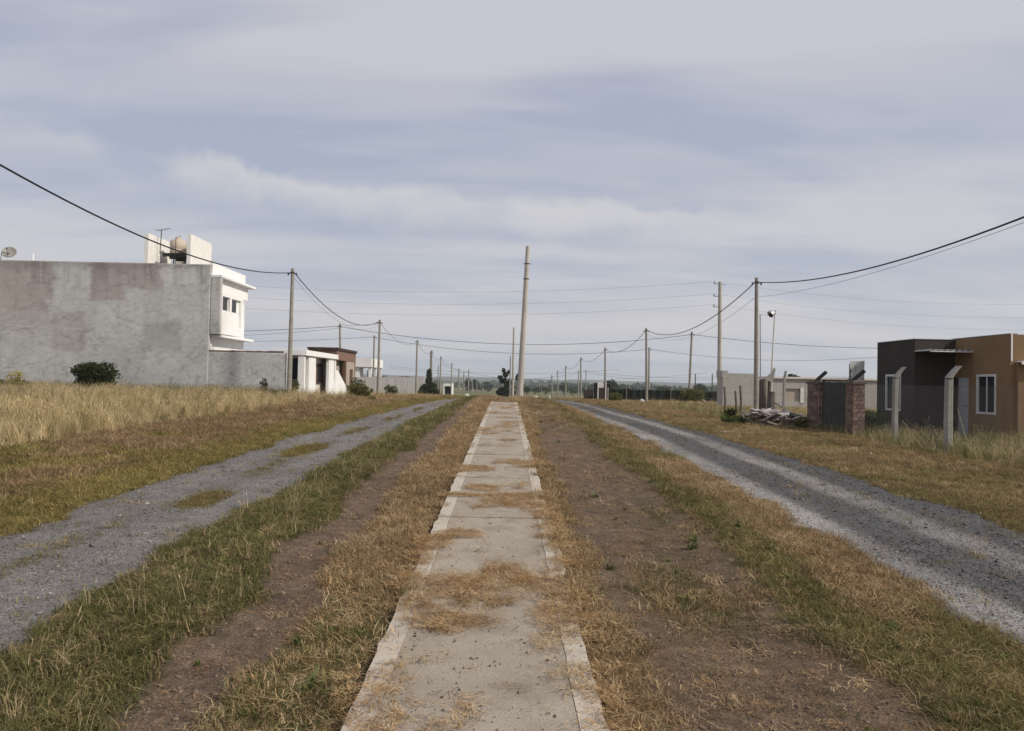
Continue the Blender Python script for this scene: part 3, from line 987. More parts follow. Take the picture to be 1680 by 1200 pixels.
def tree(name, label, loc, blobs, n, size, m, trunk, group=None, seed=0, cat='tree', r=.12):
    t = thing(name, label, cat, loc, group)
    mb = MB()
    for pts, ra, rb in trunk:
        k = len(pts)
        mb.tube([(loc[0]+p[0], loc[1]+p[1], loc[2]+p[2]) for p in pts], [ra+(rb-ra)*i/(k-1) for i in range(k)], 7)
    mb.build('trunk', M_BARK, t)
    bl = [(loc[0]+b[0], loc[1]+b[1], loc[2]+b[2], *b[3:]) for b in blobs]
    v, f = leaf_cloud(bl, n, size, seed)
    leaf_obj('crown', v, f, m, t)
    return t


def rand_blobs(r, n, w, h, z0, size):
    return [(r.uniform(-w, w), r.uniform(-w, w), z0+r.uniform(0, h), size*r.uniform(.6, 1.2), size*r.uniform(.6, 1.2), size*r.uniform(.5, 1.0)) for _ in range(n)]


# ------------------------------------------------------------------ utility poles and cables
POLES = {}


def pole(key, label, bpx, tpx, Y, r0=.13, r1=.085, m=M_POLE, group=None, fit=True, detail=True, h=None, insul=1, straight=False):
    b = P(bpx[0], bpx[1], Y); x = float(b[0]); z = gz(x, Y)
    tp = P(tpx[0], tpx[1], Y)
    top = Vector((float(tp[0]), Y, float(tp[2])))
    base = Vector((x, Y, z))
    t = thing('utility_pole', label, 'pole', (x, Y, z), group)
    pts = [base-Vector((0, 0, .5))*1+(top-base)*0]+[base+(top-base)*q for q in (0, .25, .5, .75, 1)]
    rs = [r0]+[r0+(r1-r0)*q for q in (0, .25, .5, .75, 1)]
    MB().tube(pts, rs, 12 if detail else 8).build('shaft', m, t, smooth=False)
    if detail and insul:
        cb = MB()
        q = base+(top-base)*.968
        cb.tube([q-Vector((0, 0, .035)), q+Vector((0, 0, .035))], r1*1.25, 12)
        cb.build('clamp', M_STEEL, t)
        for s in range(insul):
            ib = MB()
            sx = 1 if s % 2 == 0 else -1
            a = q+Vector((sx*r1, -.02, -.05-.14*(s//2)))
            ib.tube([a, a+Vector((sx*.14, -.02, -.03))], .015, 6)
            ib.tube([a+Vector((sx*.13, -.02, -.10)), a+Vector((sx*.13, -.02, -.03)), a+Vector((sx*.13, -.02, .04))], [.035, .045, .025], 8)
            ib.build('insulator', M_STEEL, t)
    POLES[key] = (base, top)
    return t


def at_pole(key, down=.2, dx=0.0):
    b, t = POLES[key]
    d = (t-b).normalized()
    return t-d*down+Vector((dx, 0, 0))


def cable(a, b, sag, r, label, m=M_CABLE, group=None, n=22, name='power_cable', twist=False):
    pts = []
    a, b = Vector(a), Vector(b)
    for i in range(n+1):
        q = i/n
        p = a.lerp(b, q)
        p.z -= sag*4*q*(1-q)
        pts.append(p)
    mb = MB()
    mb.tube(pts, r, 6)
    base = tuple(a)
    return tag(mb.build(name, m, None, True, base=base), label, 'cable', group)


# left side of the street
pole('L1', 'grey concrete utility pole beside the end of the low grey wall, next to white porch', (474, 648), (480.3, 441), 39.5, .13, .085, insul=2)
pole('L2', 'grey concrete utility pole on the verge past the brown roofed house', (620, 647), (623.2, 525), 66.6, .13, .09, insul=2)
pole('L3', 'grey utility pole rising against the long grey boundary wall, short of the conifer', (682.5, 646), (684.6, 558), 91.6, .14, .09, insul=2)
G_FARL = 'distant poles along the left track'
G_FARR = 'distant poles along the right track'
FL = 'slim distant utility pole beyond the crest beside the left track'
FR = 'slim distant utility pole beyond the crest beside the right track'
for k, (bx, by, tx, ty, Y) in {'L4': (707.5, 645, 708.5, 575, 117), 'L5': (722, 644, 723.3, 585, 140), 'L6': (740, 644, 741.2, 596, 168), 'L7': (752, 645, 753, 605, 205),
                               'L8': (760.5, 645, 761.2, 610, 235), 'L9': (768.5, 646, 769, 606.5, 240), 'L10': (774.5, 647, 775, 622, 330), 'L11': (782, 648, 782.5, 624, 350)}.items():
    pole(k, FL, (bx, by), (tx, ty), Y, .15 if Y < 200 else .2, .11 if Y < 200 else .16, group=G_FARL, detail=Y < 180, insul=1)
pole('L4b', FL, (705.8, 645), (706.6, 577), 119, .12, .10, group=G_FARL, detail=False)
pole('L5b', FL, (718.5, 643), (719.2, 599), 175, .13, .11, group=G_FARL, detail=False)
# right side of the street
pole('R1', 'grey concrete utility pole standing by the upright timber posts and rubble heap', (1240.5, 672), (1241.3, 456), 37.3, .13, .085, insul=2)
pole('R2', 'grey concrete utility pole in front of the black shade cloth fence', (1061, 658), (1060.2, 538.5), 68, .13, .09, insul=2)
pole('R3', 'grey utility pole at the brown end panels of the shade cloth fence', (992.8, 656), (992.8, 570.5), 94, .14, .10, insul=1)
for k, (bx, by, tx, ty, Y) in {'R4': (953, 655, 953, 587, 120), 'R5': (928, 655, 928, 601, 150), 'R6': (915.4, 652, 915, 608, 185), 'R7': (905.7, 652, 905.3, 615.5, 220),
                               'R8': (897.3, 650, 897.3, 627, 340), 'R9': (888.2, 650, 888.3, 627, 350), 'R10': (885, 650, 885, 628, 360)}.items():
    pole(k, FR, (bx, by), (tx, ty), Y, .15 if Y < 200 else .2, .11 if Y < 200 else .16, group=G_FARR, detail=Y < 180, insul=1)
pole('R5b', FR, (948.8, 648), (949.2, 607.5), 190, .14, .11, group=G_FARR, detail=False)
pole('R6b', FR, (961.2, 640), (961.5, 607), 200, .14, .12, group=G_FARR, detail=False)
# the cross street
pole('X1', 'grey utility pole rising behind the roof of the brown roofed house', (558.5, 648), (557.8, 531.5), 80, .14, .1, insul=2)
pole('X2', 'slim grey utility pole standing close behind its thicker neighbour on the verge', (611.8, 646), (614.2, 550.5), 95, .13, .1, insul=1)
pole('X3', 'leaning grey utility pole propped by a slanting brace near tall grass', (1130, 655), (1135.2, 544.5), 80, .14, .1, insul=2)
pole('X4', 'slim grey utility pole close behind the pole at the shade cloth fence', (1064.5, 657), (1065, 570), 100, .13, .1, insul=1)
# tall bare poles
pole('C', 'tall thick pale concrete pole standing beside the far end of the sidewalk', (852.5, 656), (866.2, 404.5), 45, .19, .125, M_POLE2, insul=0)
pole('MV', 'tall thick grey pole with three short pins beside the low grey house', (1180.2, 664), (1181.5, 463), 60, .20, .14, M_POLE2, insul=0)
pole('C2', 'slim pale pole just behind the tall thick pole by the sidewalk end', (841, 652), (843.2, 537.5), 82, .14, .1, M_POLE2, insul=0)
pole('C3', 'dark slim pole beside the scraggy tree past the sidewalk end', (836.3, 651), (837.5, 584.5), 138, .14, .11, insul=0, detail=False)
# poles just outside the picture that carry the nearest spans
pole('L0', 'grey concrete utility pole carrying the near end of the left cable', (-330, 700), (-318, 60), 12.6, .13, .085, insul=1)
pole('R0', 'grey concrete utility pole carrying the near end of the right cables', (2080, 760), (2074, 172), 12.0, .13, .085, insul=1)
# two steel rings round the thick pole and pins on the tall one
b_, t_ = POLES['C']
cpole = [o for o in COL.objects if o.get('label', '').startswith('tall thick pale')][0]
for q in (.885, .785):
    c = b_+(t_-b_)*q
    rr = .19+(.125-.19)*q
    MB().tube([c-Vector((0, 0, .03)), c+Vector((0, 0, .03))], rr+.012, 14).tube([c-Vector((rr+.08, 0, 0)), c+Vector((rr+.08, 0, 0))], .018, 6).build('clamp', M_STEEL, cpole)
mvp = [o for o in COL.objects if o.get('label', '').startswith('tall thick grey')][0]
b_, t_ = POLES['MV']
MVP = []
for dz in (.15, 1.15, 2.0):
    c = t_-Vector((0, 0, dz))
    pb = MB().tube([c-Vector((.14, 0, 0)), c-Vector((.50, 0, 0))], .022, 6).build('pin', M_STEEL, mvp)
    MB().tube([c-Vector((.46, 0, -.02)), c-Vector((.46, 0, -.10)), c-Vector((.46, 0, -.2))], [.05, .065, .03], 8).build('insulator', M_CONC, pb)
    MVP.append(c-Vector((.46, 0, -.2)))
MB().tube([t_-Vector((-.13, 0, .2)), t_-Vector((-.45, 0, .2))], .02, 6).build('pin', M_STEEL, mvp)
# brace of the leaning pole
br = P(1163, 661, 74)
br_a = P(1131, 642, 80)
bz = gz(float(br[0]), 74)
tag(MB().tube([(float(br[0]), 74, bz-.1), tuple(float(v) for v in br_a)], [.13, .10], 10).build('pole_brace', M_POLE2, None), 'slanting pale prop leaning against the tilted utility pole', 'prop')

# cables of the left line
cable(at_pole('L0', .25, .1), at_pole('L1', .22, -.1), 1.05, .024, 'thick black cable sagging in front of the two storey house', n=30)
cable(at_pole('L1', .22, .1), at_pole('L2', .15, -.05), 1.25, .024, 'thick black cable between the porch house pole and the next pole', n=30)
cable(at_pole('L1', .5, .1), at_pole('L2', .45, -.05), 1.3, .008, 'thin lower wire between the porch house pole and the next pole', M_WIRE, n=30)
cable(at_pole('L2', .2), at_pole('L3', .2), 1.0, .015, 'thin cable from the verge pole to the pole at the boundary wall')
G_C1, G_C2 = 'cable spans of the far left line', 'cable spans of the far right line'
for a, b in (('L3', 'L4'), ('L4', 'L5'), ('L5', 'L6'), ('L6', 'L7'), ('L7', 'L8')):
    cable(at_pole(a), at_pole(b), .8, .022, 'thin dark cable strung between distant poles beside the left track', group=G_C1, n=12)
# cables of the right line
cable(at_pole('R0', .2, -.1), at_pole('R1', .22, .1), .78, .024, 'thick black cable sagging above the ochre house', n=30)
cable(at_pole('R0', .42, -.1), at_pole('R1', .95, .1), .48, .0065, 'thin grey wire hanging below the thick cable above the ochre house', M_WIRE, n=30)
cable(at_pole('R1', .25, -.1), at_pole('R2', .22, .1), 1.25, .024, 'thick black cable from the rubble heap pole to the shade fence pole', n=30)
cable(at_pole('R1', 1.0, -.1), at_pole('R2', .55, .1), 1.2, .008, 'thin wire below the cable from rubble heap pole to shade fence pole', M_WIRE, n=30)
cable(at_pole('R2', .2), at_pole('R3', .2), 1.0, .022, 'thick cable from the shade fence pole to the brown end panels')
for a, b in (('R3', 'R4'), ('R4', 'R5'), ('R5', 'R6'), ('R6', 'R7')):
    cable(at_pole(a), at_pole(b), .9, .022, 'thin dark cable strung between distant poles beside the right track', group=G_C2, n=12)
# spans across the street
v3 = lambda p: Vector(tuple(float(q) for q in p))
cable(v3(P(300, 545, 80)), at_pole('X1', .25), .15, .026, 'black cable reaching the pole behind the brown roofed house from behind the tall house')
cable(v3(P(300, 552, 80)), at_pole('X1', .45), .25, .016, 'thinner cable under the one behind the two storey house')
cable(at_pole('X1', .3), at_pole('X3', .3), 1.45, .026, 'long black cable crossing above the street to the leaning pole', n=40)
cable(at_pole('X1', .12), v3(P(623, 531, 66.6)), .1, .014, 'short wire from the pole behind the brown roof to the verge pole')
cable(v3(P(300, 560, 95)), at_pole('X2', .2), .25, .02, 'lower black cable reaching the slim verge pole from behind the tall house')
cable(at_pole('X2', .25), at_pole('X4', .25), 1.3, .024, 'lower long black cable crossing above the street to the slim pole', n=40)
cable(at_pole('X3', .3), v3(P(1470, 572, 80)), .35, .024, 'black cable running from the leaning pole behind the taupe house', n=30)
cable(at_pole('X4', .25), v3(P(1520, 577, 100)), 1.35, .022, 'lower black cable running from the slim pole behind the taupe house', n=30)
ends_l = [P(200, y, 60) for y in (452, 471, 489)]
ends_r = [P(1760, y, 60) for y in (498, 520, 540)]
for p_, el_, er_, w_ in zip(MVP, ends_l, ends_r, ('top', 'middle', 'bottom')):
    cable(v3(el_), p_, 1.1, .0065, 'thin bare %s wire spanning high above the street to the tall pole' % w_, M_WIRE, n=36)
    cable(p_, v3(er_), .7, .005, 'thin bare %s wire leaving the tall pole above the grey house' % w_, M_WIRE, n=30)
for a, b, ya, yb, Y, g in ((640, 1015, 601, 606, 230, .3), (640, 1160, 604, 612, 235, .5), (720, 961, 597, 609, 200, .5), (961, 1210, 609, 616, 200, .2), (961, 1180, 612, 621, 205, .2)):
    cable(v3(P(a, ya, Y)), v3(P(b, yb, Y)), g*6, .03, 'faint cable strung far across the street beyond the crest', group='far cross cables', n=24)

# ------------------------------------------------------------------ two storey house with the bare side wall


def wall_tone(px, py):
    """colour of the patched plaster, by the place on the wall (photo pixels of the elevation)"""
    n = fbm(px, py, 60, 201)-.5; n2 = fbm(px, py, 14, 211)-.5
    wx, wy = px+n*24+n2*9, py+n*18+n2*7
    grey = np.array((.475, .475, .455)); pink = np.array((.40, .36, .345)); dark = np.array((.37, .37, .35)); light = np.array((.53, .53, .51))
    def rect(a, b, c, d, s=3.5):
        return (sm(a-s, a+s, wx)*sm(b+s, b-s, wx)*sm(c-s, c+s, wy)*sm(d+s, d-s, wy))
    pk = np.maximum.reduce([rect(-400, 76, 425, 510), rect(70, 88, 430, 491), rect(150, 207, 425, 497), rect(205, 268, 425, 470), rect(84, 141, 510, 575)*.75, rect(-400, 84, 505, 545, 12)*.5, rect(-400, 350, 420, 436, 3)*.6])
    lt = np.maximum.reduce([rect(88, 150, 436, 512)*.7, rect(270, 334, 440, 530, 6)*.5, rect(145, 232, 500, 560, 6)*.35])
    dk = np.maximum.reduce([rect(232, 300, 528, 576, 6)*.8, rect(332, 341, 432, 470)*.9, rect(340, 362, 528, 552)*.6])
    c = grey*np.ones((len(px), 1))
    for k, col in ((pk, pink), (lt, light), (dk, dark)):
        c = c*(1-k[:, None])+col*k[:, None]
    big = fbm(px, py, 45, 221); c = c*(.86+.28*big[:, None])
    st = fbm(px*4, py*.35, 26, 231)
    c = c*(1-.07*sm(.5, .75, st)[:, None])
    grain = fbm(px, py*2.2, 7, 241, 3); c = c*(.86+.28*grain[:, None])
    tr = np.abs(fbm(px*.55+.3*py, py*1.6, 18, 271, 4)-.5); c = c*(1-.20*sm(.035, .0, tr)[:, None])
    cr = np.abs(fbm(px, py, 70, 281, 5)-.5); c = c*(1-.30*sm(.008, .0, cr)[:, None])
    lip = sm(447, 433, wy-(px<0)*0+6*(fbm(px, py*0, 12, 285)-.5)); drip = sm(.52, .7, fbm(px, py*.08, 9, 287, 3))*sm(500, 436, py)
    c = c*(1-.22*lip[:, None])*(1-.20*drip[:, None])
    ln = np.exp(-((wy-537-.002*wx)/.9)**2)*sm(150, 140, wx)
    c = c*(1-.5*ln[:, None])+np.array((.6, .59, .56))*.5*ln[:, None]
    run = np.exp(-((wx-248)/1.6)**2)*sm(470, 430, wy)+np.exp(-((wx-335)/2.2)**2)*sm(560, 440, wy)*.7+np.exp(-((wx-212)/1.2)**2)*sm(580, 590, wy)*sm(606, 598, wy)
    spots = sm(.70, .80, fbm(px, py, 9, 251, 3))*sm(560, 600, py)
    c = c*(1-.35*np.clip(run, 0, 1)[:, None])*(1-.28*spots[:, None])
    return c


def elevation_wall(name, x0, x1, z0, z1, Y, thick, parent, step=.07):
    """camera-facing plastered wall: a fine front sheet in relief closed by sides, top and back"""
    xs = np.linspace(x0, x1, int((x1-x0)/step)+1); zs = np.linspace(z0, z1, int((z1-z0)/step)+1)
    X, Z, f = grid(xs, zs)
    f = f[:, ::1]
    px = []
    v = np.stack([X, np.full_like(X, Y), Z], 1)
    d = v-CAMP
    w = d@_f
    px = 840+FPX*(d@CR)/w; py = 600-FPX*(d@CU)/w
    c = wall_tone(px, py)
    rel = (fbm(X, Z, .5, 261, 4)-.5)*.02
    v[:, 1] += rel
    n0 = len(v)
    nx, nz = len(xs), len(zs)
    idx = np.arange(n0).reshape(nz, nx)
    loop = np.concatenate([idx[0, :], idx[1:, -1], idx[-1, -2::-1], idx[-2:0:-1, 0]])
    back = v[loop].copy(); back[:, 1] = Y+thick
    v = np.concatenate([v, back]); c = np.concatenate([c, c[loop]])
    k = len(loop); a = np.arange(k); b = (a+1) % k
    sides = np.stack([loop[a], n0+a, n0+b, loop[b]], 1)
    f = np.concatenate([f, sides])
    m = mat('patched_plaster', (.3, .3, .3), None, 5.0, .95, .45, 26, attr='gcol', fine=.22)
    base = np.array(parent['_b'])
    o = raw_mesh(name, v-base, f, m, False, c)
    o.parent = parent; o['_b'] = tuple(parent['_b'])
    return o


def two_storey():
    YW = 41.0
    xc = float(P(342, 500, YW)[0]); zt = float(P(340, 434, YW)[2]); zl = float(P(400, 576, YW)[2])
    gb = .45
    t = thing('two_storey_house', 'white two storey house with bare patched grey side wall and rooftop tank tower', 'house', (-22.0, YW, gz(-22, YW)))
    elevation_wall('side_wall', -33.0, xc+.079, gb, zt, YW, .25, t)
    # bulk behind the wall
    MB().box((-33.0, YW+.26, gb), (xc-.1, 46.35, zt-.05)).build('wall', M_GREY, t)
    # street facade
    xf = xc+.02
    MB().box((xc-.098, YW+.252, gb), (xf+.06, 46.4, float(P(346, 430, YW)[2]))).build('facade', M_WHITE, t)
    xo = float(P(362, 500, YW)[0])                       # outer face of the projecting box
    zb0, zb1 = 3.92, 6.22
    # grey fin facing the camera
    zled = float(P(363, 451, YW)[2])
    elevation_wall('fin', xf+.063, xo, zb0-.05, zled-.14, YW+.002, .18, t, .07)
    # projecting front with two deep windows and a tall niche
    Y0, Y1 = YW+.19, 44.5
    w1 = (float(PX(364.2, 490, xo)[1]), float(PX(377.5, 490, xo)[1])); w2 = (float(PX(380.5, 495, xo)[1]), float(PX(396, 495, xo)[1]))
    wz0, wz1 = 5.22, 6.0
    fb = MB()
    ys = [Y0, w1[0]+.12, w1[1], w2[0], w2[1], Y1]
    xi = xo-.17
    fb.box((xi, Y0, zb0), (xo, w2[1]-.42, wz0)).box((xi, w2[1]+.0, zb0), (xo, Y1, wz1)).box((xi, Y0, wz1+.001), (xo, Y1, zb1))
    fb.box((xi, Y0, wz0+.001), (xo, ys[1], wz1-.001)).box((xi, w1[1], wz0+.001), (xo, w2[0], wz1-.001)).box((xi, w2[1]-.419, zb0), (xo, w2[1]-.001, zb0+.5))
    fb.build('front_panel', M_WHITE, t)
    MB().box((xi-.05, w2[1]-.43, zb0+.3), (xi+.04, w2[1]+.02, wz1)).build('niche_back', M_WHITE, t)
    for a, b in ((ys[1], w1[1]), w2):
        wn = MB().box((xi, a, wz0), (xi+.05, a+.05, wz1)).box((xi, b-.05, wz0), (xi+.05, b, wz1)).box((xi, a, wz0), (xi+.05, b, wz0+.05)).box((xi, a, wz1-.05), (xi+.05, b, wz1)).build('window', M_FRAME, t)
        MB().box((xi+.01, a+.052, wz0+.052), (xi+.025, b-.052, wz1-.052)).build('pane', M_GLASS, wn)
    MB().box((xf+.062, Y0, zb1+.002), (xo-.30, Y1+1.6, zled-.142)).build('recess_wall', M_WHITE, t)
    # ledges
    MB().box((xf+.064, YW-.02, zled-.135), (xo+.03, 46.6, zled)).build('upper_ledge', M_WHITE, t, bevel=.01)
    MB().box((xf+.064, YW+.2, 3.74), (xo+.03, 46.4, 3.87)).build('lower_ledge', M_WHITE, t, bevel=.01)
    # tank tower
    zt2 = float(P(309, 384.5, 44)[2])
    for (pa, pb) in ((306, 312.6), (236.5, 243)):
        x0 = float(P(pa, 420, 44)[0]); x1 = float(P(pb, 420, 44)[0])
        MB().box((x0, 44, zt-.4), (x1, 47.1, zt2)).build('tower_slab', M_TOWER, t, bevel=.01)
    xa = float(P(243, 420, 44)[0])+.01; xb = float(P(306, 420, 44)[0])-.01
    zp = float(P(280, 418, 45)[2])
    pl = MB()
    for y in (44.7, 45.6, 46.5):
        pl.box((xa+.5, y, zp-.16), (xb, y+.1, zp))
    for i in range(8):
        x = xa+.55+i*(xb-xa-.6)/7.5
        pl.box((x, 44.65, zp+.002), (x+.16, 46.7, zp+.04))
    pl.build('tank_platform', M_STEEL, t)
    for x, y in ((xa+1.15, 44.75), (xa+1.75, 44.8)):
        MB().tube([(x, y, zt-.3), (x, y, zp-.02)], .04, 8).build('platform_leg', M_STEEL, t)
    MB().tube([(xb-.9, 44.6, zt-.3), (xb-.9, 44.6, zp+1.0), (xb-.6, 44.6, zp+1.05)], .02, 6).build('pipe', M_STEEL, t)
    MB().box((xa+.3, 46.9, zt-.4), (xb-.6, 47.1, zp+.7)).build('tower_back', M_WHITE2, t)
    # tank
    tx, ty = float(P(293, 410, 45.6)[0]), 45.55
    wt = thing('water_tank', 'beige water tank standing on the rooftop platform between white slabs', 'water tank', (tx, ty, zp+.045))
    z = zp+.045; R_ = .47
    MB().tube([(tx, ty, z), (tx, ty, z+.04), (tx, ty, z+.3), (tx, ty, z+.34), (tx, ty, z+.38), (tx, ty, z+.8), (tx, ty, z+.93), (tx, ty, z+.98)], [R_*.97, R_, R_, R_*.96, R_, R_, R_*.72, R_*.34], 20).build('barrel', M_TANK, wt, smooth=True)
    MB().tube([(tx, ty, z+.975), (tx, ty, z+1.05), (tx, ty, z+1.08)], [.17, .17, .10], 14).build('lid', M_TANK, wt)
    # antenna
    ax = float(P(264.5, 400, 45)[0]); az0 = zp+.04
    an = thing('tv_antenna', 'thin dark television antenna on a mast beside the rooftop tank', 'antenna', (ax, 45, az0))
    ztop = float(P(264, 378, 45)[2])
    MB().tube([(ax-.06, 45, az0), (ax, 45, ztop)], .025, 6).build('mast', M_STEEL, an)
    arm = MB().tube([(ax-.32, 45.1, ztop-.02), (ax+.52, 44.9, ztop+.1)], .014, 5)
    for k in range(6):
        x = ax-.28+k*.15; zz = ztop-.015+(x-ax+.3)*.14
        arm.tube([(x, 44.75, zz), (x, 45.25, zz)], .007, 4)
    arm.build('boom', M_STEEL, an)
    # dish
    dc = Vector(tuple(float(v) for v in P(15, 414, 41.8)))
    dz = zt
    ds = thing('satellite_dish', 'grey satellite dish on the roof edge above the bare side wall', 'satellite dish', (dc.x, 41.12, dz))
    dirv = Vector((.25, -.85, .45)).normalized()
    q = dirv.to_track_quat('Z', 'Y').to_matrix()
    dm = MB(); rings = 6; seg = 20; Rr = .37
    idx = []
    for i in range(rings+1):
        rr = Rr*i/rings; h = .10*(i/rings)**2
        for j in range(seg):
            a = 2*math.pi*j/seg
            p = dc+q @ Vector((rr*math.cos(a), rr*math.sin(a), h-.1))
            dm.v.append(tuple(p))
    for i in range(rings):
        for j in range(seg):
            a = i*seg+j; b = i*seg+(j+1) % seg
            dm.f.append((a, b, b+seg, a+seg))
    o = dm.build('reflector', M_CONC, ds, smooth=True)
    sd = o.modifiers.new('thick', 'SOLIDIFY'); sd.thickness = .012
    MB().tube([dc+q @ Vector((0, -Rr*.9, 0)), dc+q @ Vector((0, -.05, .42))], .012, 6).build('feed_arm', M_STEEL, ds)
    MB().tube([dc+q @ Vector((0, -.05, .38)), dc+q @ Vector((0, -.05, .46))], .035, 8).build('feed_horn', M_STEEL, ds)
    MB().tube([(dc.x, 41.12, dz-.01), (dc.x, 41.2, dc.z-.1), dc+q @ Vector((0, 0, -.12))], .022, 6).build('mount', M_STEEL, ds)
    vp = P(54, 420, 41.5)
    MB().tube([(float(vp[0]), 41.5, zt-.1), (float(vp[0]), 41.5, zt+.47)], .045, 8).build('vent_pipe', M_WHITE, t)
    # low wall towards the street
    xl = float(P(470, 600, YW)[0])
    lw = thing('boundary_wall', 'low grey plastered wall with raw brick top running toward the porch house', 'wall', ((xc+xl)/2, YW, gz(-14, YW)))
    elevation_wall('plaster', xc+.005, xl, gb-.2, zl-.06, YW+.01, .2, lw)
    cb = MB(); x = xc+.07
    while x < xl-.3:
        l = random.uniform(.24, .34)
        cb = MB(); cb.box((x, YW+.0, zl-.058), (x+l-.012, YW+.2, zl+random.uniform(.0, .035)), .004); cb.build('brick', random.choice(M_BRICK), lw)
        x += l
    MB().box((xl+.005, YW-.02, gb-.2), (xl+.12, YW+.22, zl+.02)).build('end_trim', M_WHITE, lw)


two_storey()


def porch_house():
    XF = float(P(499, 610, 42)[0])
    zb = gz(XF, 45)-.15
    Y = lambda px: float(PX(px, 600, XF)[1])
    zt = float(P(499, 574.5, 42)[2]); zbm = zt-.30
    t = thing('porch_house', 'small white house with flat canopy porch and sloping side buttress', 'house', (XF-1.5, 45, zb+.15))
    xl = float(P(473, 610, 42.4)[0])
    MB().box((xl-3, 42.4, zb), (XF-.35, 42.6, zt-.1)).build('side_wall', M_WHITE2, t)  # white wall in shade: the shade is put into its duller colour
    MB().box((XF-.349, 42.0, zb), (XF, 42.28, zt-.31)).build('pier', M_WHITE, t)
    MB().box((xl-3, 42.602, zb), (XF-.6, 50.6, zt-.32)).build('wall', M_WHITE2, t)
    MB().box((XF-1.75, 41.95, zbm), (XF+.12, Y(552), zt)).build('canopy', M_WHITE, t, bevel=.012)
    MB().box((XF-.18, Y(507), zb), (XF-.002, Y(518.3), zbm-.002)).build('pier', M_WHITE, t)
    ya, yb = Y(540), Y(551.5)
    ym = ya+(yb-ya)*.72
    MB().box((XF-.18, ya, zb), (XF-.002, ym, zbm-.002)).box((XF-.18, ym+.22, zb), (XF-.002, yb, zbm-.002)).box((XF-.18, ym+.001, zb), (XF-.002, ym+.219, zb+1.0)).build('pier', M_WHITE, t)
    MB().box((XF-.24, ym-.02, zb), (XF-.185, ym+.24, zbm-.002)).build('niche', M_GREY, t)
    # sloping buttress
    y0, y1 = yb+.002, Y(570.5)
    z0 = float(PX(555.5, 608, XF)[2])
    MB().prism([(y0, zb), (y1, zb), (y1-.6, zb+.75), (y0+.55, z0), (y0, z0)], 0, XF-.2, XF).build('buttress', M_WHITE, t)
    # recessed door and timber window in the porch
    xr = XF-.597
    Yr = lambda px: float(PX(px, 600, xr)[1])
    yd0, yd1 = Yr(529), Yr(536.5)
    fr = MB().box((xr, yd0-.06, zb), (xr+.06, yd0, zb+2.25)).box((xr, yd1, zb), (xr+.06, yd1+.06, zb+2.25)).box((xr, yd0-.06, zb+2.25), (xr+.06, yd1+.06, zb+2.31)).build('door_frame', M_TIMBER, t)
    dr = MB().box((xr, yd0+.002, zb), (xr+.035, yd1-.002, zb+2.248)).build('door', M_WHITE2, t)
    MB().tube([(xr+.035, yd0+.1, zb+1.1), (xr+.09, yd0+.1, zb+1.1), (xr+.09, yd0+.2, zb+1.1)], .012, 6).build('handle', M_STEEL, dr)
    for a, b, za, zz in ((Yr(519), Yr(526.5), .85, 2.1), (Yr(501), Yr(505.5), .85, 2.2)):
        w = MB().box((xr, a, zb+za), (xr+.08, a+.07, zb+zz)).box((xr, b-.07, zb+za), (xr+.08, b, zb+zz)).box((xr, a+.071, zb+za), (xr+.08, b-.071, zb+za+.07)).box((xr, a+.071, zb+zz-.07), (xr+.08, b-.071, zb+zz)).build('window', M_TIMBER, t)
        MB().box((xr+.01, a+.072, zb+za+.072), (xr+.03, b-.072, zb+zz-.072)).build('pane', M_GLASS, w)
    # dark side window and drain
    MB().box((XF-.75, 42.36, zb+1.1), (XF-.47, 42.396, zt-.45)).build('side_window', M_GLASS, t)
    MB().box((XF-.59, 42.61, zb), (XF+.9, Y(552)+.6, zb+.17)).build('doorstep', M_CONC, t)
    # planter
    pb = P(488, 648, 41.2)
    px, pz = float(pb[0]), gz(float(pb[0]), 41.2)
    pt = thing('planter', 'low stepped white planter at the corner of the porch house', 'planter', (px, 41.3, pz))
    MB().box((px-.45, 41.05, pz-.2), (px+.1, 41.75, pz+.32)).build('trough', M_WHITE, pt, bevel=.02)
    MB().box((px+.102, 41.05, pz-.2), (px+.62, 41.75, pz+.12)).build('step', M_WHITE, pt, bevel=.02)
    v, f = leaf_cloud([(px-.2, 41.4, pz+.6, .22, .2, .38)], 260, .06, 5)
    pl = thing('planter_shrub', 'small green shrub growing in the white planter', 'shrub', (px-.2, 41.4, pz+.3))
    MB().tube([(px-.2, 41.4, pz+.25), (px-.18, 41.4, pz+.7)], .02, 5).build('stem', M_BARK, pl)
    leaf_obj('foliage', v, f, L_MID, pl)


porch_house()


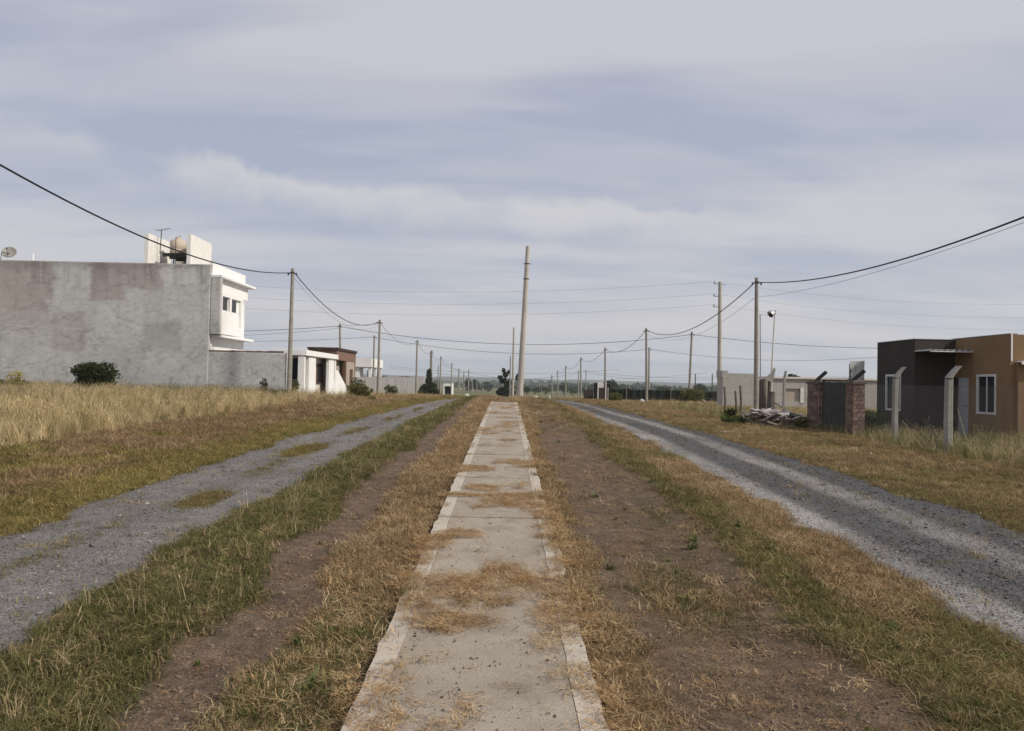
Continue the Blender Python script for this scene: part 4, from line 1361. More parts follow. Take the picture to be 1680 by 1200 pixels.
def brown_house():
    Yc = 58.0
    XF = float(P(552.5, 600, Yc)[0]); zt = float(P(552, 570.5, Yc)[2]); zb = gz(XF, 60)-.4
    Y = lambda px: float(PX(px, 600, XF)[1])
    Ye = Y(583.5)
    t = thing('brick_house', 'small brown house with dark flat roof edge and beige front panels', 'house', (XF-2, 60, zb+.4))
    zm = zt-.95
    MB().box((XF-2.1, Yc, zb), (XF-.5, Ye-.1, zm-.002)).build('wall', M_BEIGE, t)
    MB().box((XF-2.15, Yc-.05, zm), (XF, Ye, zt-.2)).build('fascia_wall', M_BRICKWALL, t)
    MB().box((XF-2.25, Yc-.15, zt-.198), (XF+.1, Ye+.1, zt)).build('roof', M_ROOFEDGE, t)
    for a, b, m in ((566.5, 569, M_TIMBER), (569.1, 582, M_BEIGE), (582.1, 583.4, M_BRICKWALL)):
        MB().box((XF-.5 if m is M_BEIGE else XF-.25, Y(a), zb), (XF-.03, Y(b), zm-.002)).build('panel', m, t)
    d = MB().box((XF-.04, Y(574.5), zb), (XF-.02, Y(579.5), zb+2.5)).build('door', M_TIMBER, t)
    MB().box((XF-.52, Y(553.5), zb+.9), (XF-.48, Y(557.5), zb+2.4)).build('window', M_GLASS, t)
    MB().box((XF-.6, Ye-.099, zb), (XF-.02, Ye+.02, zm-.002)).build('end_wall', M_BRICKWALL, t)


brown_house()


def modern_house():
    Y0 = 100.0
    xa, xb = float(P(578, 600, Y0)[0]), float(P(610, 600, Y0)[0])
    zt = float(P(600, 588, Y0)[2]); zm = float(P(600, 602.5, Y0)[2]); zb = gz(xa, Y0)-.5
    t = thing('modern_house', 'white flat roofed house with open ground floor behind the long grey wall', 'house', ((xa+xb)/2, Y0+3, zb+.5))
    MB().box((xa-2, Y0, zm), (xb, Y0+9, zt)).build('upper_floor', M_WHITE, t)
    MB().box((xa-2, Y0+3, zb), (xb-3.2, Y0+8.8, zm-.002)).build('wall', M_WHITE2, t)
    MB().box((xa-1, Y0+.3, zb), (xa+.9, Y0+2.99, zm-.002)).build('wall', M_WHITE, t)
    for y in (Y0+.4, Y0+4.3, Y0+8.4):
        MB().box((xb-.5, y, zb), (xb-.15, y+.35, zm-.002)).build('column', M_WHITE, t)
    for x in (xa+1.4, xb-3.2+.02):
        MB().box((x, Y0+3-.02, zm-2.2), (x+1.0 if x < xb-3.2 else x+.03, Y0+3-.002 if x < xb-3.2 else Y0+6, zm-.4)).build('window', M_GLASS, t)


modern_house()


def long_wall():
    X = -13.6
    ys = [67+61*i/10 for i in range(11)]
    t = thing('boundary_wall', 'long bare grey wall running beside the street behind the conifer', 'wall', (X, 67, gz(X, 67)))
    for i in range(10):
        a, b = ys[i], ys[i+1]
        ztop = 1.78+.028*i
        MB().box((X-.15, a+.005, gz(X, (a+b)/2)-.6), (X, b-.005, ztop)).build('wall_panel', mat('long_wall_render', (.33, .32, .31), (.28, .27, .262), .6, .92, .25, 40, stain=(.21, .205, .20), streak=(.24, .23, .22)), t)
        MB().box((X-.2, a-.14, gz(X, a)-.6), (X+.04, a+.0, ztop+.06)).build('pillar', M_CONC, t)
    MB().box((-22, 66.8, gz(X, 67)-.5), (X-.21, 66.99, 1.76)).build('wall_panel', M_GREY, t)


long_wall()


def white_shed():
    Y0 = 190.0
    xa, xb = float(P(727.5, 640, Y0)[0]), float(P(741.5, 640, Y0)[0])
    zt = float(P(735, 626, Y0)[2]); zb = gz(xa, Y0)-.3
    t = thing('white_shed', 'small white shed with wide dark opening beyond the long grey wall', 'shed', ((xa+xb)/2, Y0, zb+.3))
    zo = float(P(735, 634, Y0)[2])
    MB().box((xa, Y0, zo), (xb, Y0+5, zt)).box((xa, Y0, zb), (xa+.25, Y0+5, zo-.002)).box((xb-.25, Y0, zb), (xb, Y0+5, zo-.002)).build('wall', M_WHITE, t)
    MB().box((xa-.2, Y0-.3, zt+.003), (xb+.5, Y0+5.2, zt+.15)).build('roof', M_GALV, t)
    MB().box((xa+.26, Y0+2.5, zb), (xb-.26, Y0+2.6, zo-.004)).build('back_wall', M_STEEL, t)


white_shed()


# ------------------------------------------------------------------ the ochre and taupe house on the right


def ochre_house():
    YD = 25.0
    XD = float(P(1500.5, 620, YD)[0]); XO = float(P(1566.6, 620, YD)[0])
    YN = float(PX(1657, 620, XO)[1]); YF = float(PX(1439, 620, XD)[1])
    zt = float(P(1500, 556.8, YD)[2]); zb = gz(XD, YD)-.25
    t = thing('ochre_house', 'flat roofed house painted taupe and ochre with white framed windows', 'house', (XO, 24.5, zb+.25))
    def holed(name, m, X, y0, y1, z0, z1, oy0, oy1, oz0, oz1, th=.2):
        """street-facing wall with one opening"""
        mb = MB()
        mb.box((X, y0, z0), (X+th, oy0, z1)).box((X, oy1, z0), (X+th, y1, z1)).box((X, oy0+.0005, z0), (X+th, oy1-.0005, oz0)).box((X, oy0+.0005, oz1), (X+th, oy1-.0005, z1))
        return mb.build(name, m, t)
    def window(X, y0, y1, z0, z1, mull):
        f = .04; xo = X-.02
        w = MB().box((xo, y0-.03, z0-.03), (X+.04, y0+f, z1+.03)).box((xo, y1-f, z0-.03), (X+.04, y1+.03, z1+.03)).box((xo, y0+f+.001, z0-.03), (X+.04, y1-f-.001, z0+f)).box((xo, y0+f+.001, z1-f), (X+.04, y1-f-.001, z1+.03)).build('window', M_FRAME, t)
        if mull:
            ym = (y0+y1)/2
            MB().box((X+.005, ym-.018, z0+f+.001), (X+.03, ym+.018, z1-f-.001)).build('mullion', M_FRAME, w)
        MB().box((X+.032, y0+f+.001, z0+f+.001), (X+.038, y1-f-.001, z1-f-.001)).build('pane', M_GLASS, w)
        return w
    # taupe wing
    wy1, wy0 = float(PX(1454, 640, XD)[1]), float(PX(1477.5, 640, XD)[1])
    wz1, wz0 = float(PX(1465, 616, XD)[2]), float(PX(1465, 672.5, XD)[2])
    holed('front_wall', M_BROWN, XD, YD, YF, zb, zt, wy0, wy1, wz0, wz1)
    window(XD, wy0, wy1, wz0, wz1, True)
    MB().box((XD+.201, YD+.001, zb), (XO, YD+.2, zt)).build('return_wall', M_BROWN, t)
    MB().box((XD+.2, YF-.2, zb), (XO+6, YF, zt)).build('back_wall', M_BROWN, t)
    # ochre wing
    wy1, wy0 = float(PX(1603.5, 640, XO)[1]), float(PX(1633.5, 640, XO)[1])
    wz1, wz0 = float(PX(1618, 616, XO)[2]), float(PX(1618, 678.5, XO)[2])
    dy1, dy0 = float(PX(1567.5, 640, XO)[1])-.02, float(PX(1589, 640, XO)[1])
    dz1 = float(PX(1580, 620, XO)[2])
    mb = MB()
    mb.box((XO, YN, zb), (XO+.2, wy0, zt+.03)).box((XO, wy0+.0005, zb), (XO+.2, wy1-.0005, wz0)).box((XO, wy0+.0005, wz1), (XO+.2, wy1-.0005, zt+.03)).box((XO, wy1, zb), (XO+.2, dy0, zt+.03)).box((XO, dy0+.0005, dz1), (XO+.2, YD+.2, zt+.03))
    mb.build('front_wall', M_ORANGE, t)
    window(XO, wy0, wy1, wz0, wz1, True)
    dr = MB().box((XO+.03, dy0, zb), (XO+.07, dy1-.1, dz1)).build('door', M_DOOR, t)
    for z in (.45, .95, 1.45):
        MB().box((XO+.022, dy0+.06, zb+.35+z), (XO+.03, dy1-.2, zb+.365+z)).build('door_rail', M_FRAME, dr)
    MB().tube([(XO+.03, dy0+.08, zb+1.25), (XO-.03, dy0+.08, zb+1.25), (XO-.03, dy0+.17, zb+1.25)], .012, 6).build('handle', M_STEEL, dr)
    MB().box((XO+.01, dy1-.099, zb), (XO+.09, dy1+.0, dz1)).build('door_frame', M_RUST, t)
    # near end wall: the tall gable edge, then a lower lean-to wing
    MB().box((XO+.201, YN+.001, zb), (XO+6, YN+.2, zt+.02)).build('end_wall', M_ORANGE, t)
    zl = float(P(1672, 596, YN)[2])
    MB().box((XO+.16, YN-.12, zb), (XO+4, YN-.002, zl)).build('lean_to_wall', M_ORANGE, t)
    MB().box((XO+.02, YN-.02, zl+.05), (XO+.06, YN-.002, zt+.05)).build('edge_trim', M_WHITE, t)
    rf = MB()
    for i in range(14):
        x = XO+.15+i*.28
        rf.prism([(x, zl+.01), (x+.1, zl+.045), (x+.18, zl+.045), (x+.28, zl+.01), (x+.28, zl+.03), (x+.18, zl+.065), (x+.1, zl+.065), (x, zl+.03)], 1, YN-.35, YN-.005)
    rf.build('corrugated_roof', M_GALV, t)
    MB().box((XO+.1, YN-.38, zl-.05), (XO+4.1, YN-.352, zl+.035)).build('gutter', M_WHITE, t)
    # roof cap flashing
    MB().box((XD-.02, YD-.02, zt+.003), (XD+.24, YF+.02, zt+.025)).build('flashing', M_GALV, t)
    MB().box((XD+.242, YD-.02, zt+.003), (XO-.02, YD+.24, zt+.025)).build('flashing', M_GALV, t)
    MB().box((XO-.02, YN-.0, zt+.033), (XO+.24, YD+.24, zt+.055)).build('flashing', M_GALV, t)
    MB().box((XD+.1, YD+.1, zt-.3), (XO+5.9, YF-.1, zt-.2)).build('roof', M_GALV, t)
    MB().box((XO+.1, YN+.1, zt-.3), (XO+5.9, YD+.099, zt-.2)).build('roof', M_GALV, t)
    # plinth
    MB().box((XO-.25, YN-.45, zb), (XO+5, YN-.125, zb+.33)).build('plinth', M_CONC, t)
    # corrugated awning over the door corner
    za = float(P(1540, 576, 24.4)[2])
    aw = MB(); x0, x1 = XD-.02, XO+.16; n = 8; w = (x1-x0)/n
    for i in range(n):
        x = x0+i*w
        top = [(x, 0), (x+w*.25, .035), (x+w*.6, .035), (x+w*.85, 0), (x+w, 0)]
        ol = [(a, za+b) for a, b in top]+[(a, za+b-.012) for a, b in reversed(top)]
        aw.prism(ol, 1, 24.05, 24.998)
    ao = aw.build('awning', M_GALV, t)
    MB().box((x0, 24.03, za-.05), (x1, 24.07, za-.014)).build('awning_frame', M_FRAME, ao)
    # steel frame seen over the low roof
    return XO, YN


ochre_house()

# ------------------------------------------------------------------ fence, gate and clutter on the right
FX = 10.6


def bent_post(x, y, h, r, parent, m=M_CONC, arm=.28, dx=.7, dy=-.25, name='post'):
    z = gz(x, y)
    mb = MB()
    k = h-arm*.75
    def sec(c, hw):
        return [(c[0]+hw*a, c[1]+hw*b, c[2]) for a, b in ((-.62, -1), (.62, -1), (1, -.62), (1, .62), (.62, 1), (-.62, 1), (-1, .62), (-1, -.62))]
    rings = [((x, y, z-.3), r), ((x, y, z+k*.5), r*.95), ((x+.01, y, z+k), r*.9), ((x+arm*.55*dx+.02, y+arm*.45*dy, z+k+arm*.62), r*.8), ((x+arm*1.0*dx+.02, y+arm*.8*dy, z+k+arm*1.0), r*.72)]
    for c, hw in rings:
        mb.v += sec(c, hw)
    for i in range(len(rings)-1):
        for j in range(8):
            a = i*8+j; b = i*8+(j+1) % 8
            mb.f.append((a, b, b+8, a+8))
    mb.f += [tuple(range(8))[::-1], tuple(len(mb.v)-8+j for j in range(8))]
    return mb.build(name, m, parent), z+k


def chain_link(x, y0, y1, z0f, h, parent, pitch=.075, r=.0016):
    """woven diagonal wires of one bay, as thin three-sided rods in one mesh"""
    V, F = [], []
    L = y1-y0
    def rod(a, b):
        a, b = Vector(a), Vector(b)
        d = (b-a).normalized(); u = Vector((1, 0, 0)); w = d.cross(u).normalized()
        i = len(V)
        for p in (a, b):
            for k in range(3):
                an = 2.094*k
                q = p+(u*math.cos(an)+w*math.sin(an))*r
                V.append(tuple(q))
        for k in range(3):
            F.append((i+k, i+(k+1) % 3, i+3+(k+1) % 3, i+3+k))
    n = int((L+h)/pitch)
    for i in range(n):
        s = -h+i*pitch
        for sg in (1, -1):
            ya, yb = s, s+h
            za, zb_ = 0.0, h
            if ya < 0:
                za = -ya; ya = 0
            if yb > L:
                zb_ -= (yb-L); yb = L
            if zb_ <= za:
                continue
            if sg > 0:
                pa, pb = (ya, za), (yb, zb_)
            else:
                pa, pb = (L-ya, za), (L-yb, zb_)
            rod((x+sg*.002, y0+pa[0], z0f(y0+pa[0])+.05+pa[1]), (x+sg*.002, y0+pb[0], z0f(y0+pb[0])+.05+pb[1]))
    for hh in (.05, h*.5, h+.05):
        m_ = 8
        for k in range(m_):
            ya, yb = y0+L*k/m_, y0+L*(k+1)/m_
            rod((x-.006, ya, z0f(ya)+hh), (x-.006, yb, z0f(yb)+hh))
    mb = MB(); mb.v = V; mb.f = F
    me = mb.mesh('chain_link', M_WIRE, tuple(parent['_b']))
    o = bpy.data.objects.new('chain_link', me); COL.objects.link(o); o.parent = parent; o['kind'] = 'stuff'
    return o


def right_fence():
    zl = lambda y: gz(FX, 20)*(1-(y-20)/30)+gz(FX, 50)*((y-20)/30)
    t = thing('chain_link_fence', 'chain link fence on bent concrete posts in front of the ochre house', 'fence', (FX, 19, gz(FX, 19)))
    ys = (15.0, float(PX(1556, 650, FX)[1]), float(PX(1468.5, 650, FX)[1]))
    for y, h, r in zip(ys, (2.02, 2.02, 2.03), (.085, .085, .07)):
        o, zz = bent_post(FX, y, h, r, t)
        MB().tube([(FX, y, zz-.03), (FX, y, zz-.015)], r*1.28, 8).build('tie_wire', M_STEEL, o)
    yp = float(PX(1400, 660, FX)[1])
    for a, b in ((ys[0], ys[1]), (ys[1], ys[2]), (ys[2], yp)):
        chain_link(FX, a+.09, b-.09, zl, 1.55, t)
    t2 = thing('wire_fence', 'sagging wire fence on thin posts behind the rubble heap', 'fence', (FX, 33, gz(FX, 33)))
    yq = float(PX(1286, 650, FX)[1])
    bent_post(FX, yq, 2.0, .05, t2, M_CONC, .3, .1, -.2)
    pys = [float(PX(px, 650, FX)[1]) for px in (1215, 1207, 1189)]
    for y, hh in zip(pys, (1.45, 1.2, 1.42)):
        z = gz(FX, y)
        MB().tube([(FX, y, z-.3), (FX+.03, y, z+hh*.5), (FX-.02, y+.02, z+hh)], [.06, .055, .05], 7).build('post', M_WOOD, t2)
    for hh in (.45, .85, 1.15):
        allp = [yq]+pys+[42.0]
        w = MB()
        for a, b in zip(allp[:-1], allp[1:]):
            w.tube([(FX-.05, a+(b-a)*q/6, gz(FX, a)+(gz(FX, b)-gz(FX, a))*q/6+hh-.06*math.sin(math.pi*q/6)) for q in range(7)], .004, 4)
        w.build('wire', M_WIRE, t2)
    # gate and pillars
    y0a, y0b = float(PX(1400, 660, FX-.12)[1]), float(PX(1387, 660, FX-.12)[1])
    yfa, yfb = float(PX(1344, 660, FX-.12)[1]), float(PX(1324, 660, FX-.12)[1])
    bmesh_ = {}
    for (a, b), lab in (((y0a, y0b), 'red brick gate pillar with speckled end face beside the bent concrete post'), ((yfa, yfb), 'red brick gate pillar on the rubble heap side of the gate')):
        z = min(gz(FX, a), gz(FX, b))-.12
        H = 1.82; w = .36
        p = thing('gate_pillar', lab, 'pillar', (FX+.1, (a+b)/2, z+.12))
        x0 = FX-.12; x1 = x0+w
        MB().box((x0+.018, a+.018, z), (x1-.018, b-.018, z+H)).build('mortar_core', M_MORTAR, p)
        ch = .122; nc = int(H/ch)
        D = b-a
        for c in range(nc):
            zc = z+c*ch
            odd = c % 2
            for face in range(4):
                ln = w if face % 2 == 0 else D
                cuts = [0, ln*.5, ln] if odd else [0, ln*.28, ln*.72, ln]
                if face % 2:
                    cuts = [.122]+[q for q in cuts[1:-1]]+[ln-.122]
                for i in range(len(cuts)-1):
                    l = cuts[i+1]-cuts[i]-.014
                    key = (round(l, 3), face % 2)
                    if key not in bmesh_:
                        m_ = MB()
                        if face % 2 == 0:
                            m_.box((0, 0, 0), (l, .12, ch-.016), .003)
                        else:
                            m_.box((0, 0, 0), (.12, l, ch-.016), .003)
                        bmesh_[key] = [m_.mesh('brick', q) for q in M_BRICK]
                    me = random.choice(bmesh_[key])
                    o = bpy.data.objects.new('brick', me); COL.objects.link(o); o.parent = p
                    j = random.uniform(-.006, .006)
                    if face == 0:
                        loc = (x0+cuts[i]+.007, a+j, zc)
                    elif face == 2:
                        loc = (x0+cuts[i]+.007, b-.12+j, zc)
                    elif face == 1:
                        loc = (x1-.12+j, a+cuts[i]+.007, zc)
                    else:
                        loc = (x0+j, a+cuts[i]+.007, zc)
                    pb = p['_b']
                    o.location = (loc[0]-pb[0], loc[1]-pb[1], loc[2]-pb[2])
        MB().box((x0-.03, a-.03, z+nc*ch), (x1+.03, b+.03, z+nc*ch+.07), .006).build('cap', mat('brick_cap', (.16, .12, .10), (.11, .085, .07), 9, .95, .5, 60), p)
        zc = z+nc*ch+.06
        yy = (a+b)/2
        # dark angle iron arm leaning over the cap
        MB().beam((x0+.05, yy, zc), (x0+.34, yy-.25, zc+.36), .11, .10).build('arm', M_STEEL, p)
    g = thing('gate', 'dark grey green corrugated sheet gate with spiked top between brick pillars', 'gate', (FX, (y0b+yfa)/2, gz(FX, 25)))
    ga, gb_ = y0b+.03, yfa-.03
    z = gz(FX, 24.5)-.02; Hg = 1.76
    fr = MB()
    for y in (ga, gb_-.06):
        fr.box((FX-.03, y, z), (FX+.03, y+.06, z+Hg))
    for zz in (z+.05, z+Hg-.05):
        fr.box((FX-.028, ga+.061, zz-.025), (FX+.028, gb_-.061, zz+.025))
    ym = (ga+gb_)/2+.9
    fr.box((FX-.03, ym, z+.08), (FX+.03, ym+.05, z+Hg-.08))
    fr.build('frame', M_STEEL, g)
    y = ga+.065; k = 0
    while y < gb_-.1:
        w = min(.105, gb_-.065-y)
        MB().prism([(-.012, y), (.012, y+.02), (.012, y+w*.5), (-.012, y+w*.5+.02), (-.012, y+w-.004), (-.022, y+w-.004), (-.022, y+w*.5+.02), (.002, y+w*.5), (.002, y+.02), (-.022, y)], 2, z+.08, z+Hg-.08)
        mb = MB()
        ol = [(FX-.035+q, yy) for q, yy in ((0, y), (.02, y+.015), (.02, y+w*.45), (0, y+w*.45+.015), (0, y+w-.003), (-.008, y+w-.003), (-.008, y+w*.45+.01), (.012, y+w*.45-.005), (.012, y+.02), (-.008, y+.005))]
        mb.prism(ol, 2, z+.03+random.uniform(-.02, .01), z+Hg-.1+random.uniform(-.01, .01))
        mb.build('sheet_strip', M_GREENGATE, g)
        y += .105; k += 1
    sp = MB()
    for i in range(int((gb_-ga)/.12)):
        yy = ga+.06+i*.12
        s_ = MB().tube([(FX, yy, z+Hg-.02), (FX, yy, z+Hg+.10)], [.009, .002], 5)
        s_.build('spike', M_STEEL, g)


right_fence()


def clutter():
    # heap of broken boards
    c = P(1270, 692, 28.3); cx, cy = float(c[0]), 28.3
    G_R = 'broken pieces of the rubble heap'
    mats = [mat('broken_board_%d' % i, q, tuple(v*.7 for v in q), 6, .9, .3, 50, stain=(.16, .13, .11)) for i, q in enumerate(((.56, .52, .50), (.46, .42, .40), (.64, .61, .59), (.30, .24, .22)))]
    r = random.Random(4)
    core = MB()
    n = 14
    heap = thing('rubble_heap', 'low mound of soil and broken plaster under the scattered boards', 'rubble', (cx, cy, gz(cx, cy)))
    V = []
    for i in range(n):
        for j in range(n):
            x = (i/(n-1)-.5)*3.0; y = (j/(n-1)-.5)*2.0
            d = (x/1.5)**2+(y/1.0)**2
            h = max(0, .42*(1-d))*(.5+r.random())
            V.append((cx+x, cy+y, gz(cx+x, cy+y)+h-.04))
    core.v = V
    for i in range(n-1):
        for j in range(n-1):
            core.f.append((i*n+j, i*n+j+1, (i+1)*n+j+1, (i+1)*n+j))
    core.build('mound', mat('rubble_soil', (.22, .17, .14), (.12, .09, .075), 8, .95, .6, 30), heap)
    for k in range(46):
        a = r.uniform(0, 6.28); q = math.sqrt(r.random())
        x, y = cx+1.45*q*math.cos(a), cy+.85*q*math.sin(a)-.15
        z = gz(x, y)+.54*(1-q*q)*.9+.03+r.random()*.06
        L, W = r.uniform(.35, 1.05), r.uniform(.2, .48)
        m = rotm(r.uniform(-.45, .45), r.uniform(-.45, .45), r.uniform(0, 6.28))
        ol = []
        nn = r.randint(4, 6)
        for i in range(nn):
            an = 2*math.pi*(i+r.uniform(-.25, .25))/nn
            ol.append((L/2*math.cos(an)*r.uniform(.75, 1.25), W/2*math.sin(an)*r.uniform(.75, 1.25)))
        mb = MB(); mb.prism(ol, 2, -.012, r.uniform(.008, .05))
        mb.v = [tuple(Vector((x, y, z))+m @ Vector(p)) for p in mb.v]
        tag(mb.build('broken_board', mats[r.choice((0, 0, 1, 1, 2, 3))], None), 'pale broken board lying in the heap beside the gate pillar', 'board', G_R)
    # long planks leaning out of the heap
    for (a, b, Ya, Yb, lab, w) in (((1270, 661), (1308, 682), 30.0, 28.6, 'long weathered plank slanting down out of the rubble heap', .09), ((1258, 679), (1230, 690), 29.3, 28.0, 'short pale batten jutting left out of the rubble heap', .05)):
        tag(MB().beam(tuple(float(v) for v in P(*a, Ya)), tuple(float(v) for v in P(*b, Yb)), w, .03).build('plank', M_WOOD if w > .06 else mats[0], None), lab, 'plank')
    # upright posts and stumps by the utility pole
    Gp = 'old timber posts by the rubble'
    for px, ptop, Y, rad, lean in ((1249.5, 624, 31.5, .13, .02), (1254, 622, 31.2, .12, -.03), (1260.5, 621, 31.6, .085, .06), (1265.5, 643, 30.6, .17, .0), (1257, 640, 30.9, .07, -.08)):
        p = P(px, 660, Y); x = float(p[0]); z = gz(x, Y); zt = float(P(px, ptop, Y)[2])
        mb = MB(); mb.tube([(x, Y, z-.15), (x+lean*.5, Y, (z+zt)/2), (x+lean, Y+.03, zt)], [rad, rad*.93, rad*.9], 9)
        tag(mb.build('timber_post', M_WOOD, None), 'rough grey timber post standing upright behind the rubble heap', 'post', Gp)
    # ragged sheet draped on the posts
    p = P(1264, 612, 31.5); x, z = float(p[0]), float(p[2])
    mb = MB(); r = random.Random(9)
    ol = [(-.3, -.34), (.1, -.36), (.2, .14), (.13, .24), (.04, .02), (-.1, -.1)]
    mb.prism([(x+a, z+b) for a, b in ol], 1, 31.45, 31.48)
    tag(mb.build('torn_sheet', M_CONC, None), 'torn grey sheet caught on top of the upright timber posts', 'sheet')
    # thin pipe and floodlight pole
    p = P(1249, 640, 34); x = float(p[0]); zt = float(P(1247.2, 516, 34)[2]); xt = float(P(1247.2, 516, 34)[0]); z = gz(x, 34)
    t = thing('mast', 'thin grey pipe mast standing just behind the rubble heap pole', 'mast', (x, 34, z))
    MB().tube([(x, 34, z-.2), (xt, 34, zt)], [.04, .03], 8).build('pipe', M_GALV, t)
    MB().tube([(xt-.06, 34, zt-.01), (xt+.6, 34, zt-.03)], .012, 6).build('cross_arm', M_GALV, t)
    p = P(1264, 650, 32.5); x = float(p[0]); zt = float(P(1271, 516, 32.5)[2]); xt = float(P(1271, 516, 32.5)[0]); z = gz(x, 32.5)
    t = thing('floodlight_pole', 'slender leaning white pole topped by a small floodlight', 'light pole', (x, 32.5, z))
    MB().tube([(x, 32.5, z-.2), ((x+xt)/2-.02, 32.5, (z+zt)/2), (xt, 32.5, zt)], [.045, .04, .028], 8).build('pole', M_WHITE2, t)
    hd = MB()
    hd.tube([(xt+.03, 32.5, zt+.02), (xt-.05, 32.48, zt+.06), (xt-.16, 32.45, zt+.03), (xt-.22, 32.43, zt-.02)], [.04, .10, .15, .16], 10)
    h = hd.build('lamp_head', M_GALV, t)
    MB().tube([(xt-.221, 32.43, zt-.02), (xt-.228, 32.428, zt-.024)], .145, 10).build('lens', M_GLASS, h)
    MB().tube([(xt, 32.5, zt-.02), (xt+.05, 32.5, zt+.12), (xt-.03, 32.5, zt+.17)], .02, 6).build('bracket', M_STEEL, t)
    # stained white sheet behind the gate
    p = P(1405, 620, 27); x = float(p[0]); z = gz(x, 27)
    t = thing('sheet_metal', 'stained white metal sheet standing on stakes behind the brick gate', 'panel', (x, 27, z))
    za, zb_ = 1.3, float(P(1405, 593, 27)[2])
    mb = MB()
    mb.prism([(x-.30, za), (x+.28, za+.05), (x+.29, zb_+.02), (x-.24, zb_-.01), (x-.22, zb_-.25), (x-.16, zb_-.45)], 1, 27.0, 27.02)
    mb.build('sheet', mat('stained_white_sheet', (.62, .61, .60), (.45, .44, .43), 7, .7, .2, 30, stain=(.10, .09, .08), stain_scale=3.5), t)
    for dx in (-.2, .22):
        MB().tube([(x+dx, 27.06, z-.2), (x+dx, 27.06, zb_-.1)], .035, 6).build('stake', M_WOOD, t)
    # litter
    r = random.Random(21)
    for k in range(26):
        if k < 14:
            px, py = r.uniform(1180, 1340), r.uniform(688, 722)
            Y = r.uniform(22.5, 27.5); x = float(P(px, py, Y)[0])
        else:
            x = r.uniform(6.3, 9.5); Y = r.uniform(13, 26)
        z = gz(x, Y)
        m = rotm(r.uniform(-.3, .3), r.uniform(-.3, .3), r.uniform(0, 6))
        mb = MB().box((-.05, -.035, -.006), (.05, .035, .02), .018)
        s_ = r.uniform(.5, 1.1)
        mb.v = [tuple(Vector((x, Y, z+.03))+m @ (Vector(p)*s_)) for p in mb.v]
        tag(mb.build('debris_chip', mats[2], None), 'small pale chip of rubble lying in the mown verge grass', 'debris', 'chips of rubble on the right verge')
    # flat pale patch of spilled cement by the track
    c = P(1215, 725, 22.2); x, y = float(c[0]), 22.2
    mb = MB(); n = 18
    pts = [(x+(.75+.2*math.sin(3*a))*math.cos(a)*.9, y+(.45+.1*math.cos(2*a+1))*math.sin(a)) for a in [2*math.pi*i/n for i in range(n)]]
    mb.v = [(a, b, gz(a, b)+.035) for a, b in pts]+[(a+(x-a)*-.15, b+(y-b)*-.15, gz(a, b)-.03) for a, b in pts]
    mb.f = [tuple(range(n))]+[(i, n+i, n+(i+1) % n, (i+1) % n) for i in range(n)]
    tag(mb.build('cement_spill', mat('spilled_cement', (.46, .40, .33), (.38, .33, .27), 5, .95, .4, 30), None), 'pale hardened cement spill on the verge at the edge of the right track', 'cement')


clutter()


def grey_house():
    Y0 = 55.0
    xa = float(P(1186, 640, Y0)[0]); xb = float(P(1445, 640, Y0)[0])
    zt = float(P(1260, 621, Y0)[2]); zb = gz(xa, Y0)-.3
    t = thing('grey_house', 'unfinished low grey house with pale roof edge behind the wire fence', 'house', ((xa+xb)/2, Y0+3, zb+.3))
    wa, wb = float(P(1289, 640, Y0)[0]), float(P(1313, 640, Y0)[0]); wz0, wz1 = float(P(1300, 659, Y0)[2]), float(P(1300, 638, Y0)[2])
    mw = mat('grey_house_render', (.43, .41, .375), (.38, .36, .33), 1.0, .92, .2, 40, stain=(.25, .24, .22), streak=(.26, .25, .23))
    MB().box((xa, Y0, zb), (wa, Y0+.2, zt)).box((wb, Y0, zb), (xb, Y0+.2, zt)).box((wa+.001, Y0, zb), (wb-.001, Y0+.2, wz0)).box((wa+.001, Y0, wz1), (wb-.001, Y0+.2, zt)).build('wall', mw, t)
    MB().box((xa, Y0+.201, zb), (xa+.2, Y0+1.3, zt)).build('side_wall', mw, t)
    MB().box((wa+.002, Y0+.12, wz0+.001), (wb-.002, Y0+.15, wz1-.001)).build('boarded_window', M_BEIGE, t)
    MB().box((wb+.001, Y0-.04, wz0-.1), (wb+.25, Y0-.003, wz1+.1)).build('window_trim', M_FRAME, t)
    MB().box((xa+3.2, Y0-.15, zt+.003), (xb+.1, Y0+7.2, zt+.14)).build('roof', M_WHITE2, t)
    MB().box((xa+.4, Y0+2, zt+.003), (xa+3.1, Y0+2.2, zt+.35)).build('parapet', mw, t)
    MB().box((xa-.05, Y0+.1, zt+.003), (xa+.39, Y0+1.6, zt+.5)).build('parapet', mw, t)


grey_house()


